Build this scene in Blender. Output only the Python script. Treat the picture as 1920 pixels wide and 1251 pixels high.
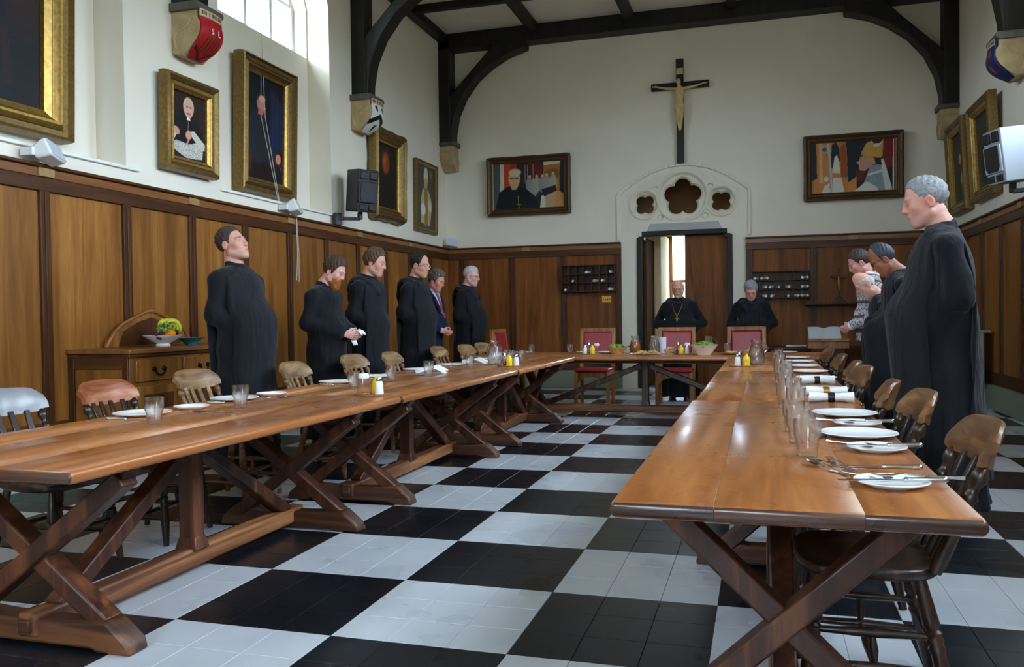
import bpy, math, random
import numpy as np
from mathutils import Vector, Matrix
random.seed(7); np.random.seed(7)
scene = bpy.context.scene
for o in list(bpy.data.objects): bpy.data.objects.remove(o)
C = scene.collection
# ------------------------------------------------------------ camera, world, light, exposure
cam_d = bpy.data.cameras.new('camera'); cam = bpy.data.objects.new('camera', cam_d); C.objects.link(cam)
cam_d.sensor_width = 36; cam_d.lens = 1577.81 / 1920 * 36; cam_d.clip_start = .05
_y, _p, _r = .288445, -.019598, -.013578
F_ = Vector((-math.sin(_y)*math.cos(_p), math.cos(_y)*math.cos(_p), math.sin(_p)))
R_ = Vector((math.cos(_y), math.sin(_y), 0)); U_ = R_.cross(F_)
R2 = R_*math.cos(_r)+U_*math.sin(_r); U2 = -R_*math.sin(_r)+U_*math.cos(_r)
CAM = Vector((2.185, -2.728, 1.152))
cam.matrix_world = Matrix(((R2.x, U2.x, -F_.x, CAM.x), (R2.y, U2.y, -F_.y, CAM.y), (R2.z, U2.z, -F_.z, CAM.z), (0, 0, 0, 1)))
scene.camera = cam
vs = scene.view_settings; vs.view_transform = 'Standard'; vs.look = 'None'; vs.gamma = 1; vs.use_curve_mapping = False
vs.exposure = 0.52
world = bpy.data.worlds.new('sky'); scene.world = world; world.use_nodes = True
_nt = world.node_tree; bg = _nt.nodes['Background']; bg.inputs[1].default_value = 20.0
_tc = _nt.nodes.new('ShaderNodeTexCoord'); _sp = _nt.nodes.new('ShaderNodeSeparateXYZ'); _cr = _nt.nodes.new('ShaderNodeValToRGB')   # overcast sky over darker ground and trees
_nt.links.new(_tc.outputs['Generated'], _sp.inputs[0]); _nt.links.new(_sp.outputs['Z'], _cr.inputs[0]); _nt.links.new(_cr.outputs[0], bg.inputs[0])
_e = _cr.color_ramp.elements; _e[0].position = .0; _e[0].color = (.06, .07, .05, 1); _e[1].position = .10; _e[1].color = (.70, .85, 1.0, 1)
_e = _e.new(.03); _e.color = (.10, .12, .09, 1)
scene.cycles.use_denoising = True
scene.cycles.max_bounces = 10; scene.cycles.diffuse_bounces = 6; scene.cycles.glossy_bounces = 4
scene.cycles.transparent_max_bounces = 16; scene.cycles.sample_clamp_indirect = 6.0
# room limits (metres)
XL, XR, YB, YF, ZC = -2.88, 4.84, 10.57, -9.0, 5.80
def portal(name, loc, rot, sx, sy):
    l = bpy.data.lights.new(name, 'AREA'); l.shape = 'RECTANGLE'; l.size = sx; l.size_y = sy; l.cycles.is_portal = True
    o = bpy.data.objects.new(name, l); C.objects.link(o); o.location = loc; o.rotation_euler = rot; return o
WIN_Y = [5.5, 2.0, -1.5, -5.0]            # window bays along both long walls (centres)
for wy in WIN_Y:
    portal('window_daylight', (XL-.62, wy, 5.0), (0, -math.pi/2, 0), 1.3, 1.9)
    portal('window_daylight', (XR+.62, wy, 4.3), (0, math.pi/2, 0), 2.7, 1.9)
portal('end_window_daylight', (1.0, YF-.32, 3.9), (math.pi/2, 0, math.pi), 2.8, 2.8)
# ------------------------------------------------------------ helpers
def s2l(c):
    c = np.asarray(c, float)/255.; return np.where(c <= .04045, c/12.92, ((c+.055)/1.055)**2.4)
def L(r, g, b): v = s2l((r, g, b)); return (float(v[0]), float(v[1]), float(v[2]), 1)
class MB:
    def __init__(s): s.v = []; s.f = []; s.m = []
    def add(s, vs_, fs, m=0):
        n = len(s.v); s.v += [tuple(map(float, p)) for p in vs_]; s.f += [tuple(i+n for i in f) for f in fs]; s.m += [m]*len(fs); return s
    def box(s, x0, x1, y0, y1, z0, z1, m=0):
        return s.add([(x0,y0,z0),(x1,y0,z0),(x1,y1,z0),(x0,y1,z0),(x0,y0,z1),(x1,y0,z1),(x1,y1,z1),(x0,y1,z1)],
                     [(3,2,1,0),(4,5,6,7),(0,1,5,4),(1,2,6,5),(2,3,7,6),(3,0,4,7)], m)
    def beam(s, p0, p1, w, h, up=(0,0,1), m=0, taper=1.):
        p0 = Vector(p0); p1 = Vector(p1); d = (p1-p0).normalized(); sd = d.cross(Vector(up))
        if sd.length < 1e-5: sd = d.cross(Vector((0,1,0)))
        sd.normalize(); u = sd.cross(d); vs_ = []
        for p, k in ((p0, 1.), (p1, taper)):
            for a, b in ((-1,-1),(1,-1),(1,1),(-1,1)): vs_.append(p+sd*(a*w/2*k)+u*(b*h/2*k))
        return s.add(vs_, [(3,2,1,0),(4,5,6,7),(0,1,5,4),(1,2,6,5),(2,3,7,6),(3,0,4,7)], m)
    def tube(s, pts, rads, n=8, caps=True, m=0, closed=False):
        pts = [Vector(p) for p in pts]; k = len(pts)
        if not hasattr(rads, '__len__'): rads = [rads]*k
        ref = None; vs_ = []
        for i, p in enumerate(pts):
            if closed: d = pts[(i+1) % k]-pts[i-1]
            else: d = pts[min(i+1, k-1)]-pts[max(i-1, 0)]
            if d.length < 1e-9: d = Vector((0,0,1))
            d.normalize()
            if ref is None:
                ref = Vector((1,0,0)) if abs(d.x) < .8 else Vector((0,1,0))
            a = ref-d*ref.dot(d)
            if a.length < 1e-6: a = d.orthogonal()
            a.normalize(); ref = a; b = d.cross(a)
            for j in range(n):
                t = 2*math.pi*j/n; vs_.append(p+(a*math.cos(t)+b*math.sin(t))*rads[i])
        fs = []
        for i in range(k if closed else k-1):
            i2 = (i+1) % k
            for j in range(n): fs.append((i*n+j, i*n+(j+1) % n, i2*n+(j+1) % n, i2*n+j))
        if caps and not closed: fs += [tuple(range(n-1, -1, -1)), tuple(range((k-1)*n, k*n))]
        return s.add(vs_, fs, m)
    def lathe(s, prof, n=16, c=(0,0,0), m=0):
        vs_ = []; fs = []; k = len(prof)
        for r, z in prof:
            for j in range(n):
                t = 2*math.pi*j/n; vs_.append((c[0]+r*math.cos(t), c[1]+r*math.sin(t), c[2]+z))
        for i in range(k-1):
            for j in range(n): fs.append((i*n+j, i*n+(j+1) % n, (i+1)*n+(j+1) % n, (i+1)*n+j))
        if prof[0][0] > 1e-5: fs.append(tuple(range(n-1, -1, -1)))
        if prof[-1][0] > 1e-5: fs.append(tuple(range((k-1)*n, k*n)))
        return s.add(vs_, fs, m)
    def prism(s, poly, axis, a, b, m=0):
        n = len(poly); vs_ = []
        for q in (a, b):
            for u, v in poly: vs_.append((q,u,v) if axis == 'x' else (u,q,v) if axis == 'y' else (u,v,q))
        return s.add(vs_, [tuple(range(n-1,-1,-1)), tuple(range(n, 2*n))]+[(i,(i+1) % n,n+(i+1) % n,n+i) for i in range(n)], m)
    def ball(s, c, r, n=10, k=6, m=0):
        r = r if hasattr(r, '__len__') else (r, r, r)
        vs_ = []; fs = []
        for i in range(k+1):
            ph = math.pi*i/k
            for j in range(n):
                t = 2*math.pi*j/n; vs_.append((c[0]+r[0]*math.sin(ph)*math.cos(t), c[1]+r[1]*math.sin(ph)*math.sin(t), c[2]-r[2]*math.cos(ph)))
        for i in range(k):
            for j in range(n): fs.append((i*n+j, i*n+(j+1) % n, (i+1)*n+(j+1) % n, (i+1)*n+j))
        return s.add(vs_, fs, m)
    def grid(s, P, m=0, closed_u=False):
        P = np.asarray(P); a, b = P.shape[:2]; fs = []
        for i in range(a if closed_u else a-1):
            i2 = (i+1) % a
            for j in range(b-1): fs.append((i*b+j, i2*b+j, i2*b+j+1, i*b+j+1))
        return s.add(P.reshape(-1, 3), fs, m)
    def xf(s, M):
        s.v = [tuple(M @ Vector(p)) for p in s.v]; return s
    def build(s, name, mat, parent=None, bevel=0, seg=2, smooth=38, loc=None, fix=False):
        me = bpy.data.meshes.new(name); me.from_pydata(s.v, [], s.f)
        for mm in (mat if isinstance(mat, (list, tuple)) else [mat]): me.materials.append(mm)
        if any(s.m): me.polygons.foreach_set('material_index', s.m)
        me.validate()
        import bmesh
        bm = bmesh.new(); bm.from_mesh(me)
        if fix: bmesh.ops.remove_doubles(bm, verts=bm.verts, dist=1e-5)
        bmesh.ops.recalc_face_normals(bm, faces=bm.faces); bm.to_mesh(me); bm.free()
        if smooth: me.shade_smooth(); me.set_sharp_from_angle(angle=math.radians(smooth))
        o = bpy.data.objects.new(name, me); C.objects.link(o)
        if parent is not None: o.parent = parent
        if loc is not None: o.location = loc
        if bevel:
            md = o.modifiers.new('edge', 'BEVEL'); md.width = bevel; md.segments = seg; md.limit_method = 'ANGLE'; md.angle_limit = math.radians(40)
        return o
def tag(o, label=None, cat=None, group=None, kind=None):
    if label: o['label'] = label
    if cat: o['category'] = cat
    if group: o['group'] = group
    if kind: o['kind'] = kind
    return o
def thing(name, label, cat, loc=(0,0,0), rz=0, group=None, kind=None):
    o = bpy.data.objects.new(name, None); C.objects.link(o); o.location = loc; o.rotation_euler = (0,0,rz); o.empty_display_size = .1
    return tag(o, label, cat, group, kind)
def dup(root, loc=None, rz=None, label=None, parent=None, mats=None):
    r = root.copy(); C.objects.link(r)
    if parent is not None: r.parent = parent
    if loc is not None: r.location = loc
    if rz is not None: r.rotation_euler = (0,0,rz)
    if label: r['label'] = label
    if mats and r.type == 'MESH':
        old = r.data.materials[0].name
        if old in mats:
            r.data = r.data.copy(); r.data.materials[0] = mats[old]
    for ch in list(root.children): dup(ch, parent=r, mats=mats)
    return r
def raw(name, V, Fq, mat, parent=None, col=None, smooth=True):
    me = bpy.data.meshes.new(name); V = np.asarray(V, np.float32); Fq = np.asarray(Fq, np.int32); n = len(Fq)
    me.vertices.add(len(V)); me.vertices.foreach_set('co', V.ravel())
    me.loops.add(n*4); me.loops.foreach_set('vertex_index', Fq.ravel())
    me.polygons.add(n); me.polygons.foreach_set('loop_start', np.arange(0, n*4, 4, dtype=np.int32))
    me.update(calc_edges=True)
    if col is not None:
        at = me.color_attributes.new('Col', 'FLOAT_COLOR', 'POINT'); c4 = np.ones((len(V), 4), np.float32); c4[:, :3] = col
        at.data.foreach_set('color', c4.ravel())
    if smooth: me.shade_smooth()
    me.materials.append(mat); me.validate()
    o = bpy.data.objects.new(name, me); C.objects.link(o)
    if parent is not None: o.parent = parent
    return o
def quad_grid(nu, nv):
    i = np.arange(nu-1)[:, None]*nv+np.arange(nv-1)[None]; i = i.ravel()
    return np.stack([i, i+nv, i+nv+1, i+1], 1)
# ------------------------------------------------------------ materials
def new_mat(name):
    m = bpy.data.materials.new(name); m.use_nodes = True; nt = m.node_tree; return m, nt, nt.nodes['Principled BSDF']
def setp(b, **k):
    for n, v in k.items():
        for nm in ({'spec':'Specular IOR Level','rough':'Roughness','metal':'Metallic','col':'Base Color','coat':'Coat Weight','coatr':'Coat Roughness','sheen':'Sheen Weight','trans':'Transmission Weight','ior':'IOR','sss':'Subsurface Weight'}.get(n, n),):
            b.inputs[nm].default_value = v
def ramp(nt, fac, stops):
    r = nt.nodes.new('ShaderNodeValToRGB'); e = r.color_ramp.elements
    while len(e) < len(stops): e.new(.5)
    for el, (p, c) in zip(e, stops): el.position = p; el.color = c
    nt.links.new(fac, r.inputs[0]); return r.outputs[0]
def noise(nt, vec, scale, detail=3, rough=.55, dist=0):
    n = nt.nodes.new('ShaderNodeTexNoise'); n.inputs['Scale'].default_value = scale; n.inputs['Detail'].default_value = detail
    n.inputs['Roughness'].default_value = rough; n.inputs['Distortion'].default_value = dist; nt.links.new(vec, n.inputs['Vector']); return n.outputs[0]
def coords(nt, kind='Object', sc=(1,1,1), rnd=True):
    if kind == 'World': src = nt.nodes.new('ShaderNodeNewGeometry').outputs['Position']
    else: src = nt.nodes.new('ShaderNodeTexCoord').outputs[kind]
    if rnd and kind != 'World':
        oi = nt.nodes.new('ShaderNodeObjectInfo'); ml = nt.nodes.new('ShaderNodeMath'); ml.operation = 'MULTIPLY'; ml.inputs[1].default_value = 37.
        nt.links.new(oi.outputs['Random'], ml.inputs[0]); ad = nt.nodes.new('ShaderNodeVectorMath'); ad.operation = 'ADD'
        nt.links.new(src, ad.inputs[0]); nt.links.new(ml.outputs[0], ad.inputs[1]); src = ad.outputs[0]
    mp = nt.nodes.new('ShaderNodeMapping'); mp.inputs['Scale'].default_value = sc; nt.links.new(src, mp.inputs[0]); return mp.outputs[0]
def mix(nt, f, a, b, mode='MIX'):
    n = nt.nodes.new('ShaderNodeMix'); n.data_type = 'RGBA'; n.blend_type = mode
    for sck, v in ((n.inputs[0], f), (n.inputs[6], a), (n.inputs[7], b)):
        if hasattr(v, 'links'): nt.links.new(v, sck)
        else: sck.default_value = v
    return n.outputs[2]
def bump(nt, b, h, st=.2, d=.01):
    n = nt.nodes.new('ShaderNodeBump'); n.inputs['Strength'].default_value = st; n.inputs['Distance'].default_value = d
    nt.links.new(h, n.inputs['Height']); nt.links.new(n.outputs[0], b.inputs['Normal'])
def wood(name, dark, mid, light, axis='z', rough=.4, scale=1., coat=0., space='Object', spec=.4, bmp=.12, rv=.0):
    m, nt, b = new_mat(name)
    st = {'x': (.6,9,9), 'y': (9,.6,9), 'z': (9,9,.6)}[axis]; st = tuple(q*scale for q in st)
    v = coords(nt, space, st); n1 = noise(nt, v, 1.6, 5, .6, .8)
    st2 = tuple(q*6 for q in st); v2 = coords(nt, space, st2); n2 = noise(nt, v2, 2.2, 3, .7)
    c1 = ramp(nt, n1, [(.30, dark), (.5, mid), (.72, light)])
    c2 = mix(nt, ramp(nt, n2, [(.35, (0,0,0,1)), (.62, (1,1,1,1))]), dark, c1); cc = mix(nt, .72, c2, c1)
    oi = nt.nodes.new('ShaderNodeObjectInfo'); hs = nt.nodes.new('ShaderNodeHueSaturation'); mr = nt.nodes.new('ShaderNodeMapRange')
    mr.inputs[3].default_value = .86; mr.inputs[4].default_value = 1.14; nt.links.new(oi.outputs['Random'], mr.inputs[0]); nt.links.new(mr.outputs[0], hs.inputs['Value'])
    nt.links.new(cc, hs.inputs['Color']); nt.links.new(hs.outputs[0], b.inputs['Base Color'])
    setp(b, rough=rough, spec=spec, coat=coat, coatr=.2)
    if rv:
        v3 = coords(nt, 'World', (1,1,1)); n3 = noise(nt, v3, 5, 3); mr2 = nt.nodes.new('ShaderNodeMapRange')
        mr2.inputs[1].default_value = .3; mr2.inputs[2].default_value = .7; mr2.inputs[3].default_value = rough-rv; mr2.inputs[4].default_value = rough+rv
        nt.links.new(n3, mr2.inputs[0]); nt.links.new(mr2.outputs[0], b.inputs['Roughness'])
    bump(nt, b, n2, bmp, .002); return m
def plain(name, col, rough=.5, metal=0., spec=.5, var=0., vs_=8., bmp=0., **k):
    m, nt, b = new_mat(name); setp(b, col=col, rough=rough, metal=metal, spec=spec, **k)
    if var or bmp:
        v = coords(nt, 'Object'); n = noise(nt, v, vs_, 4)
        if var:
            d = tuple(q*(1-var) for q in col[:3])+(1,); l = tuple(min(1, q*(1+var)) for q in col[:3])+(1,)
            nt.links.new(ramp(nt, n, [(.3, d), (.7, l)]), b.inputs['Base Color'])
        if bmp: bump(nt, b, n, bmp, .004)
    return m
def attr_mat(name, rough=.6, spec=.3, sss=0., coat=0.):
    m, nt, b = new_mat(name); a = nt.nodes.new('ShaderNodeAttribute'); a.attribute_name = 'Col'
    nt.links.new(a.outputs['Color'], b.inputs['Base Color']); setp(b, rough=rough, spec=spec, coat=coat)
    if sss: setp(b, sss=sss); b.inputs['Subsurface Radius'].default_value = (.012, .005, .003)
    return m
M = {}
M['paint'] = plain('wall_paint', L(230,222,205), .85, 0, .2, .035, 1.3, .06)
M['ceilp'] = plain('ceiling_plaster', L(238,233,222), .9, 0, .2, .03, 2.)
M['white'] = plain('white_gloss_paint', L(232,231,226), .45, 0, .4)
M['stonep'] = plain('painted_stone', L(226,220,200), .8, 0, .2, .05, 9., .1)
M['stone'] = plain('corbel_stone', L(176,154,116), .9, 0, .15, .16, 9., .3)
M['stone_d'] = plain('moulding_stone', L(96,92,86), .9, 0, .15, .12, 12.)
M['beam'] = wood('black_stained_beam', L(14,12,11), L(24,20,18), L(40,34,31), 'z', .5, .5, spec=.35)
M['panel'] = wood('oak_panel', L(98,58,20), L(134,84,34), L(162,110,52), 'z', .38, .55, .12, spec=.3)
M['stile'] = wood('dark_oak_stile', L(54,29,12), L(76,43,19), L(98,58,28), 'z', .45, .8, .03, spec=.25)
M['rail_x'] = wood('dark_oak_rail_across', L(54,29,12), L(76,43,19), L(98,58,28), 'x', .45, .8, .03, spec=.25)
M['rail_y'] = wood('dark_oak_rail_along', L(54,29,12), L(76,43,19), L(98,58,28), 'y', .45, .8, .03, spec=.25)
M['fr_x'] = wood('oak_frieze_across', L(104,62,28), L(136,84,40), L(156,102,52), 'x', .4, .8, .1)
M['fr_y'] = wood('oak_frieze_along', L(104,62,28), L(136,84,40), L(156,102,52), 'y', .4, .8, .1)
M['panel_b'] = wood('brown_oak_panel', L(88,46,15), L(122,70,27), L(146,90,38), 'z', .5, .55, .0, spec=.2)
M['block'] = plain('pale_oak_block', L(150,118,74), .5, 0, .3, .15, 20)
M['table_y'] = wood('polished_table_wood', L(124,68,28), L(170,102,50), L(198,132,72), 'y', .3, .45, .3, spec=.5, bmp=.015, rv=.05)
M['table_x'] = wood('shaded_table_end_grain', L(48,26,17), L(70,40,26), L(96,58,36), 'x', .3, .45, .35, spec=.5, bmp=.05, rv=.05)  # dark end grain, with the shade on the plank ends put into its colour
M['trest'] = wood('worn_trestle_wood', L(38,19,12), L(70,36,21), L(124,72,40), 'z', .42, .7, .1, spec=.4)
M['trest_y'] = wood('worn_stretcher_wood', L(64,34,20), L(112,66,38), L(178,122,76), 'y', .5, .7, .05)
M['trest_x'] = wood('worn_foot_wood', L(46,26,17), L(80,47,28), L(130,84,50), 'x', .45, .7, .05)
M['ch_dark'] = wood('dark_chair_wood', L(24,14,9), L(44,26,16), L(80,50,29), 'z', .33, 1.4, .2)
M['ch_mid'] = wood('brown_chair_wood', L(70,42,22), L(112,72,38), L(158,112,66), 'x', .38, 1.2, .15)
M['ch_pale'] = wood('worn_pale_chair_wood', L(84,58,36), L(138,104,68), L(182,148,106), 'x', .45, 1.1, .1)
M['ch_red'] = wood('orange_worn_chair_wood', L(100,52,28), L(176,94,52), L(204,172,142), 'x', .42, .6, .12)
M['oak_ch'] = wood('light_oak_chair', L(110,66,28), L(152,98,48), L(180,126,70), 'z', .42, 1.2)
M['leather'] = plain('red_leather', L(148,30,44), .38, 0, .5, .08, 14)
M['iron'] = plain('blackened_iron', L(26,24,22), .45, .7)
M['gold'] = plain('gilt', L(168,134,70), .38, .8, .5, .3, 30, .3)
M['gold_d'] = plain('dull_gilt', L(124,98,54), .46, .7, .5, .3, 40, .4)
M['bronze'] = plain('brown_bronze_frame', L(82,58,34), .5, .35, .5, .3, 40, .4)
M['china'] = plain('white_china', L(240,240,238), .12, 0, .5)
M['teal'] = plain('teal_glaze', L(20,120,130), .2)
M['steel'] = plain('cutlery_steel', L(200,200,204), .18, 1.)
M['linen'] = plain('white_linen', L(238,238,240), .9, 0, .2, .03, 30, .15)
M['yellow'] = plain('mustard_yellow', L(240,206,20), .4)
M['dkplas'] = plain('dark_plastic', L(22,22,24), .5)
M['gryplas'] = plain('grey_plastic', L(170,176,184), .5)
M['spkgrey'] = plain('loudspeaker_grey', L(150,156,164), .55)
M['spkwhite'] = plain('loudspeaker_white', L(220,220,216), .5)
M['grille'] = plain('loudspeaker_grille', L(186,194,202), .6, 0, .4, .1, 200)
M['ledge'] = M['white']
M['green'] = plain('grey_green_paint', L(126,132,114), .55, 0, .35, .05, 3)
M['rad'] = plain('radiator_enamel', L(136,140,120), .4)
def robe_cloth(name, col, rough, spec):
    m, nt, b = new_mat(name); setp(b, rough=rough, spec=spec, sheen=.1); v = coords(nt, 'Object', (1,1,1)); n = noise(nt, v, 70, 3); d = tuple(q*.85 for q in col[:3])+(1,); l = tuple(q*1.2 for q in col[:3])+(1,)
    nt.links.new(ramp(nt, n, [(.3, d), (.7, l)]), b.inputs['Base Color']); v2 = coords(nt, 'Object', (10,10,1.7)); n2 = noise(nt, v2, 1.1, 2, .5, .9); bump(nt, b, n2, .6, .04); return m
M['cloth'] = robe_cloth('black_habit_cloth', L(19,20,25), .88, .2); M['cloth2'] = robe_cloth('black_scapular_cloth', L(21,22,28), .84, .25)
M['navy'] = plain('navy_blazer_cloth', L(24,30,58), .85, 0, .2, .1, 60)
M['shirt'] = plain('pale_blue_shirt', L(176,188,216), .8)
M['tie'] = plain('red_tie', L(150,58,52), .6)
M['shoe'] = plain('black_shoe', L(14,14,15), .35)
M['skin'] = attr_mat('skin', .5, .35, .12)
M['hair'] = attr_mat('hair', .55, .3)
M['canvas'] = attr_mat('painted_canvas', .5, .3)
M['wool'] = attr_mat('patterned_wool', .95, .1)
M['ivory'] = plain('carved_ivory_wood', L(206,178,124), .6, 0, .3, .12, 20)
M['ebony'] = plain('black_cross_wood', L(16,17,18), .4)
M['brass'] = plain('brass', L(180,140,70), .35, .9)
M['cream'] = plain('corridor_cream', L(240,222,176), .8, 0, .2)
M['ceil_b'] = plain('corridor_brown_boarding', L(132,94,54), .7)
M['leaf'] = plain('lettuce', L(110,150,60), .6, 0, .3, .35, 40)
M['grape_g'] = plain('green_grape', L(140,160,70), .35, 0, .4, .1, 40)
M['grape_r'] = plain('red_grape', L(70,24,36), .35)
M['orange'] = plain('orange_peel', L(238,138,14), .45, 0, .4, .05, 120, .1)
M['banana'] = plain('banana_peel', L(214,204,60), .5, 0, .35, .12, 12)
M['amber'] = plain('amber_drink', L(150,80,24), .15)
M['gravy'] = plain('prepared_food', L(196,160,96), .6, 0, .3, .3, 60)
M['paper'] = plain('paper', L(214,218,226), .8)
M['woodtray'] = plain('wooden_tray', L(150,96,54), .45, 0, .4, .1, 20)
M['pinkbowl'] = plain('cream_earthenware', L(240,228,214), .25)
M['terbowl'] = plain('patterned_ochre_bowl', L(200,160,90), .35, 0, .4, .4, 45)
M['cordm'] = plain('blind_cord', L(190,184,170), .8)
M['lead'] = plain('window_lead', L(60,62,66), .6, .3)
M['winfr'] = plain('window_frame_paint', L(214,216,216), .5)
def glassy(name, tint=(1,1,1,1), refl=.12, rough=.0, body=0.):
    m = bpy.data.materials.new(name); m.use_nodes = True; nt = m.node_tree; nt.nodes.clear()
    out = nt.nodes.new('ShaderNodeOutputMaterial'); tr = nt.nodes.new('ShaderNodeBsdfTransparent'); tr.inputs[0].default_value = tint
    gl = nt.nodes.new('ShaderNodeBsdfGlossy'); gl.inputs['Roughness'].default_value = rough
    fr = nt.nodes.new('ShaderNodeLayerWeight'); fr.inputs[0].default_value = .5; pw = nt.nodes.new('ShaderNodeMath'); pw.operation = 'POWER'; pw.inputs[1].default_value = 4.
    sc_ = nt.nodes.new('ShaderNodeMath'); sc_.operation = 'MULTIPLY_ADD'; sc_.inputs[1].default_value = .4; sc_.inputs[2].default_value = refl*.2; nt.links.new(fr.outputs['Facing'], pw.inputs[0]); nt.links.new(pw.outputs[0], sc_.inputs[0])
    mx = nt.nodes.new('ShaderNodeMixShader'); nt.links.new(sc_.outputs[0], mx.inputs[0]); nt.links.new(tr.outputs[0], mx.inputs[1]); nt.links.new(gl.outputs[0], mx.inputs[2])
    nt.links.new(mx.outputs[0], out.inputs[0]); return m
M['pane'] = glassy('window_glass', (.96,.98,1,1), .2, .02)
def clear_glass(name, tint=(1,1,1,1), body=0.):
    m = bpy.data.materials.new(name); m.use_nodes = True; nt = m.node_tree; nt.nodes.clear(); out = nt.nodes.new('ShaderNodeOutputMaterial')
    tr = nt.nodes.new('ShaderNodeBsdfTransparent'); tr.inputs[0].default_value = tint; gl = nt.nodes.new('ShaderNodeBsdfGlossy'); gl.inputs['Roughness'].default_value = .09
    rf = nt.nodes.new('ShaderNodeBsdfRefraction'); rf.inputs['IOR'].default_value = 1.12; rf.inputs['Roughness'].default_value = 0; m0 = nt.nodes.new('ShaderNodeMixShader'); m0.inputs[0].default_value = .35
    nt.links.new(tr.outputs[0], m0.inputs[1]); nt.links.new(rf.outputs[0], m0.inputs[2])
    fr = nt.nodes.new('ShaderNodeLayerWeight'); fr.inputs[0].default_value = .5; pw = nt.nodes.new('ShaderNodeMath'); pw.operation = 'POWER'; pw.inputs[1].default_value = 2.4; sc_ = nt.nodes.new('ShaderNodeMath'); sc_.operation = 'MULTIPLY_ADD'; sc_.inputs[1].default_value = .5; sc_.inputs[2].default_value = .055
    nt.links.new(fr.outputs['Facing'], pw.inputs[0]); nt.links.new(pw.outputs[0], sc_.inputs[0]); mx = nt.nodes.new('ShaderNodeMixShader'); nt.links.new(sc_.outputs[0], mx.inputs[0]); nt.links.new(m0.outputs[0], mx.inputs[1]); nt.links.new(gl.outputs[0], mx.inputs[2]); nt.links.new(mx.outputs[0], out.inputs[0]); return m
M['glass'] = clear_glass('clear_glass')
M['water'] = clear_glass('water', (.9,.95,1,1))
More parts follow.
